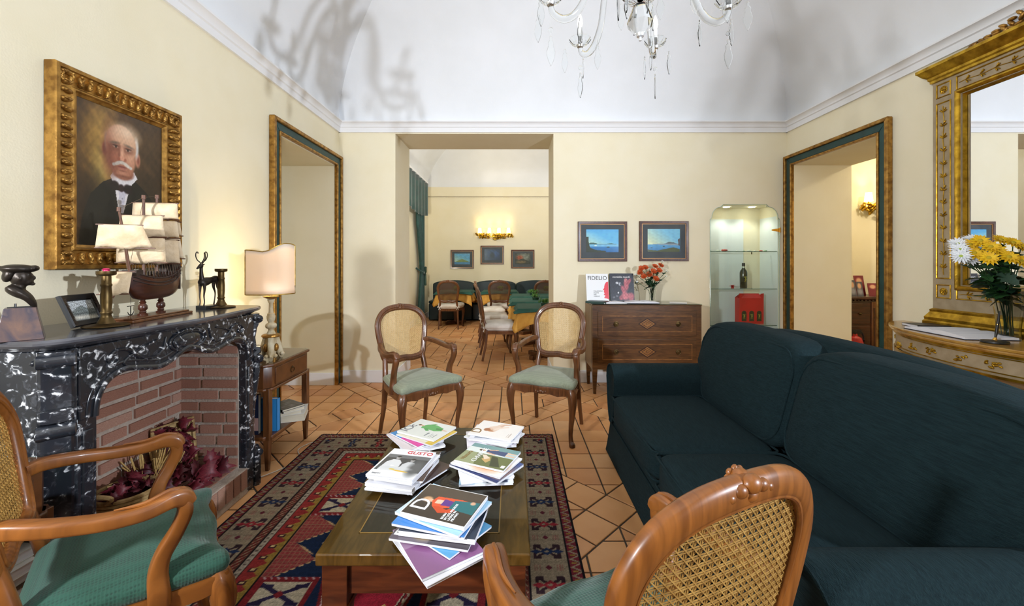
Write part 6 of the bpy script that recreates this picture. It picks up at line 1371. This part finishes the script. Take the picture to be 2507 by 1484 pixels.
# curtain at the dining room window
m_vel = M('green_velvet', '#14443f', '#0e332f', rough=.7, scale=8, sheen=.3)
CU = thing('curtain', 'dark green tied-back curtain under a scalloped pelmet in the dining room', 'curtain', (-2.13, 9.0, 0))
def pel(u, v):
    y = -1.75+2.2*u; return (.16+.02*math.sin(u*46), y, 3.17-(.62+.16*math.sin(u*2.4))*(1-v)*1.0)
B().grid(pel, 60, 6).add([(0,.45,3.17),(.17,.45,3.17),(.17,.45,2.45),(0,.45,2.45)], [(0,1,2,3)]).o('pelmet', m_vel, CU, smooth=True, solid=.01)
B().box(0,-1.75,3.17,.19,.46,3.2).o('pelmet_board', m_trim, CU)
def cur(u, v):
    z = .05+2.6*v; g = abs(z-1.15); wd = .62*(.35+.65*min(1,(g/1.1)**1.3)) if z > 1.15 else .62*(.35+.45*min(1,g/1.1)); y = .40-wd*(1-u)*1.0; return (.08+.035*math.sin(u*40), y, z)
B().grid(cur, 90, 30).o('drape', m_vel, CU, smooth=True, solid=.006)
B().tube(cr([(0,.42,1.3,.02),(.1,.34,1.17,.02),(.14,.22,1.13,.02),(.06,.1,1.2,.02),(0,.05,1.25,.02)],5),8).o('tieback', m_vel, CU, smooth=True)
B().lathe([(0,1.28),(.03,1.27),(.028,1.15),(.012,1.12),(.02,1.1),(.026,.85),(0,.84)],12,(.13,.42,0)).o('tassel', m_leafd, CU, smooth=True)
# dining tables and chairs
m_gcl = M('green_tablecloth', '#1c5247', '#17473d', rough=.8, scale=10); m_ycl = M('gold_tablecloth', '#d8a44a', '#c9923c', rough=.8, scale=10)
def cloth(hs, drop, zt, amp):
    b = B(); n = 40
    def f(u, v):
        a = 2*PI*u; c, s = math.cos(a), math.sin(a); m_ = max(abs(c), abs(s)); ex, ey = c/m_*hs, s/m_*hs; cor = (min(abs(c), abs(s))/m_)**2
        if v < .5: k = v/.5; return (ex*k, ey*k, zt)
        k = (v-.5)/.5; dz = drop*(1+.9*cor)*k; fl = .05*k+.04*k*math.sin(a*12)*amp; return (ex*(1+fl/hs)-c*0, ey*(1+fl/hs), zt-dz)
    return b.grid(f, 96, 13, True)
def dining_table(label, x, y, w=.36):
    t = thing('dining_table', 'wooden pedestal '+label, 'table', (x, y, 0), 0, 'dining tables')
    B().box(-w,-w,.705,w,w,.73).o('tabletop', m_wood, t, bev=.004); B().lathe([(0,.05),(.045,.05),(.04,.1),(.05,.3),(.035,.6),(.06,.705),(0,.705)], 16).o('pedestal', m_wood, t, smooth=True)
    for a in (0, PI/2):
        B().cbox((0,0,.03),(.55,.07,.06),Matrix.Rotation(a+PI/4,3,'Z')).o('foot', m_wood, t, bev=.01)
    yc = thing('tablecloth', 'gold under-cloth on the '+label, 'tablecloth', (x, y, 0), 0, 'gold cloths'); cloth(w+.006,.17,.732,1).o('cloth', m_ycl, yc, smooth=True, solid=.002)
    gc = thing('tablecloth', 'dark green top cloth on the '+label, 'tablecloth', (x, y, 0), 0, 'green cloths'); cloth(w+.014,.035,.7365,.3).o('cloth', m_gcl, gc, smooth=True, solid=.002)
    pt = thing('table_plant', 'small clump of green foliage on the '+label, 'plant', (x+.02, y, .739), 0, 'table plants'); B().lathe([(0,0),(.05,0),(.06,.04),(0,.04)],14).o('dish', m_leafd, pt, smooth=True); b = B()
    for k in range(40): b.ell((random.gauss(0,.035),random.gauss(0,.035),.05+random.random()*.045),(.022,.012,.007),6,4,Euler((random.random()*2,random.random()*2,random.random()*6)).to_matrix())
    o = b.o('foliage', M('moss', '#4f7a2c', '#3a6020', rough=.7, scale=30), pt, smooth=True)
tl = [('table at the curtain end of the banquette', -1.29, 9.27),('table behind the middle row of dining chairs', -.30, 9.27),('table furthest along the banquette', .72, 9.27),('table by the furthest side-on dining chair', .36, 8.0),('table by the middle side-on dining chair', .36, 6.95),('table by the nearest side-on dining chair', .44, 5.95)]
for l, x, y in tl: dining_table(l, x, y)
pad = [[(x*s*1.02, (y)*s*1.02, z) for x, y in OUT] for s, z in ((.98,.44),(1.03,.45),(1.04,.475),(1.0,.505),(.8,.52),(.4,.527),(.1,.528))]
def dining_chair(label, x, y, rz):
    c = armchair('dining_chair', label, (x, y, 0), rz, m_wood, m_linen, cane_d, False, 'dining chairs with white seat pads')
    p = ring_solid(pad).o('seat_pad', m_linen, c, smooth=True, ang=70)
    for s in (-1, 1):
        b = B().ell((s*.2,-.25,.45),(.014,.01,.012),8,6)
        for q in (-1,1): b.tube(cr([(s*.2,-.25,.45,.004),(s*.2+q*.03,-.27,.465,.008),(s*.2+q*.045,-.27,.45,.006),(s*.2+q*.01,-.26,.445,.003)],4),6,up=(0,1,0)); b.tube([(s*.2,-.25,.45,.005),(s*.2+q*.02,-.27,.40,.006)],6,up=(0,1,0))
        b.o('ribbon_bow', m_linen, p, smooth=True)
    return c
dining_chair('dining chair with its back to us at the curtain end of the banquette', -1.32, 8.66, 0)
dining_chair('dining chair with its back to us at the middle banquette table', -.28, 8.68, 0)
dining_chair('dining chair with its back to us furthest right at the banquette', .66, 8.68, 0)
dining_chair('side-on dining chair furthest from us in the row of three', -.41, 7.85, -PI/2+.1)
dining_chair('side-on dining chair in the middle of the row of three', -.32, 6.83, -PI/2+.12)
dining_chair('side-on dining chair nearest the opening in the row of three', -.21, 5.93, -PI/2+.15)
# ---------------------------------------------------------------- hall beyond the right doorway
SB = thing('sideboard', 'dark carved sideboard seen through the right doorway', 'cabinet', (5.15, 5.46, 0))
B().box(-1.0,-.2,.06,1.0,.22,.89).o('body', m_woodd, SB, bev=.004); B().box(-1.03,-.23,.89,1.03,.23,.925).o('top', m_woodd, SB, bev=.006)
b = B()
for k in range(44): b.box(-1.0+k*.0458,-.222,.872,-1.0+k*.0458+.022,-.2,.888)
b.o('dentil_moulding', m_woodd, SB)
m_pil = M('pilaster_wood', '#7a4a22', '#5c3416', rough=.35, scale=8, stretch=(6,6,1), coat=.3)
for x in (-.93,-.545,.1,.7):
    p = B().box(x-.04,-.215,.06,x+.04,-.19,.86).o('pilaster', m_pil, SB, bev=.003); B().box(x-.02,-.22,.12,x-.006,-.21,.78).box(x+.006,-.22,.12,x+.02,-.21,.78).o('fluting', m_woodd, p)
for x0, x1 in ((-.88,-.6),(-.49,.05),(.15,.65)):
    d = B().box(x0,-.21,.12,x1,-.195,.55).o('door', m_woodd, SB, bev=.003); B().box(x0,-.21,.58,x1,-.195,.84).o('drawer', m_woodd, SB, bev=.003); B().ell(((x0+x1)/2,-.22,.71),(.014,.014,.014),10,8).o('knob', m_brass, SB, smooth=True)
m_br = [plain('#4a4a58',('e',.5,.7,.3,.2,'#c99a7a',.6),('e',.5,.3,.4,.2,'#8a8a98',.9)), plain('#6e1428',('e',.5,.72,.3,.16,'#d0a080',.6)), plain('#dfe4ea',('r',.2,.35,.9,.45,'#3a5aa0'))]
for k, (x, y, z, c, lb) in enumerate(((4.40,5.44,1.13,0,'photo brochure standing highest in the leaflet rack on the sideboard'),(4.43,5.36,1.03,0,'photo brochure in front in the leaflet rack on the sideboard'),(4.52,5.36,1.02,0,'photo brochure second in the front of the leaflet rack'),(4.60,5.45,1.06,1,'maroon brochure behind the leaflet rack on the sideboard'),(4.70,5.37,1.01,1,'maroon brochure with a portrait on the sideboard'),(4.90,5.40,1.06,2,'white brochure with a blue band on the sideboard'))):
    o = thing('brochure', lb, 'brochure', (x, y, .926), rot=(-.22,0,-.1), group='brochures on the sideboard'); hh_ = (z-.926)*2; w_ = .075 if k < 3 else .12
    B().box(-w_/2,0,0,w_/2,.004,hh_).o('card', (k_black, k_mar, k_wht)[c], o); paint('print', w_, hh_, 24, 40, m_br[c], m_print, o, XY((1,0,0),(0,0,1),(0,-.0008,hh_/2)))
fe = thing('fire_extinguisher', 'red fire extinguisher on the floor beside the sideboard', 'extinguisher', (4.165, 5.02, 0)); m_rede = M('red_enamel', '#a8141c', rough=.25, coat=.5)
B().lathe([(0,.0),(.075,.0),(.078,.02),(.078,.4),(.06,.45),(.025,.47),(.02,.5),(0,.5)],24).o('cylinder', m_rede, fe, smooth=True); B().tube(cr([(0,0,.5,.01),(.05,0,.53,.01),(.1,0,.45,.01),(.095,0,.25,.012)],5),8).box(-.02,-.02,.49,.06,.02,.54).o('valve_hose', m_dark, fe, smooth=True)
sconce('hall_sconce', 'gilt wall light with lit shades in the hall beyond the right doorway', (5.06, 5.68, 2.12), 3, .62, (0,-1,0), 9)
point('hall_ceiling_light', (4.9, 4.2, 3.0), 60, .1, (1,.86,.62))
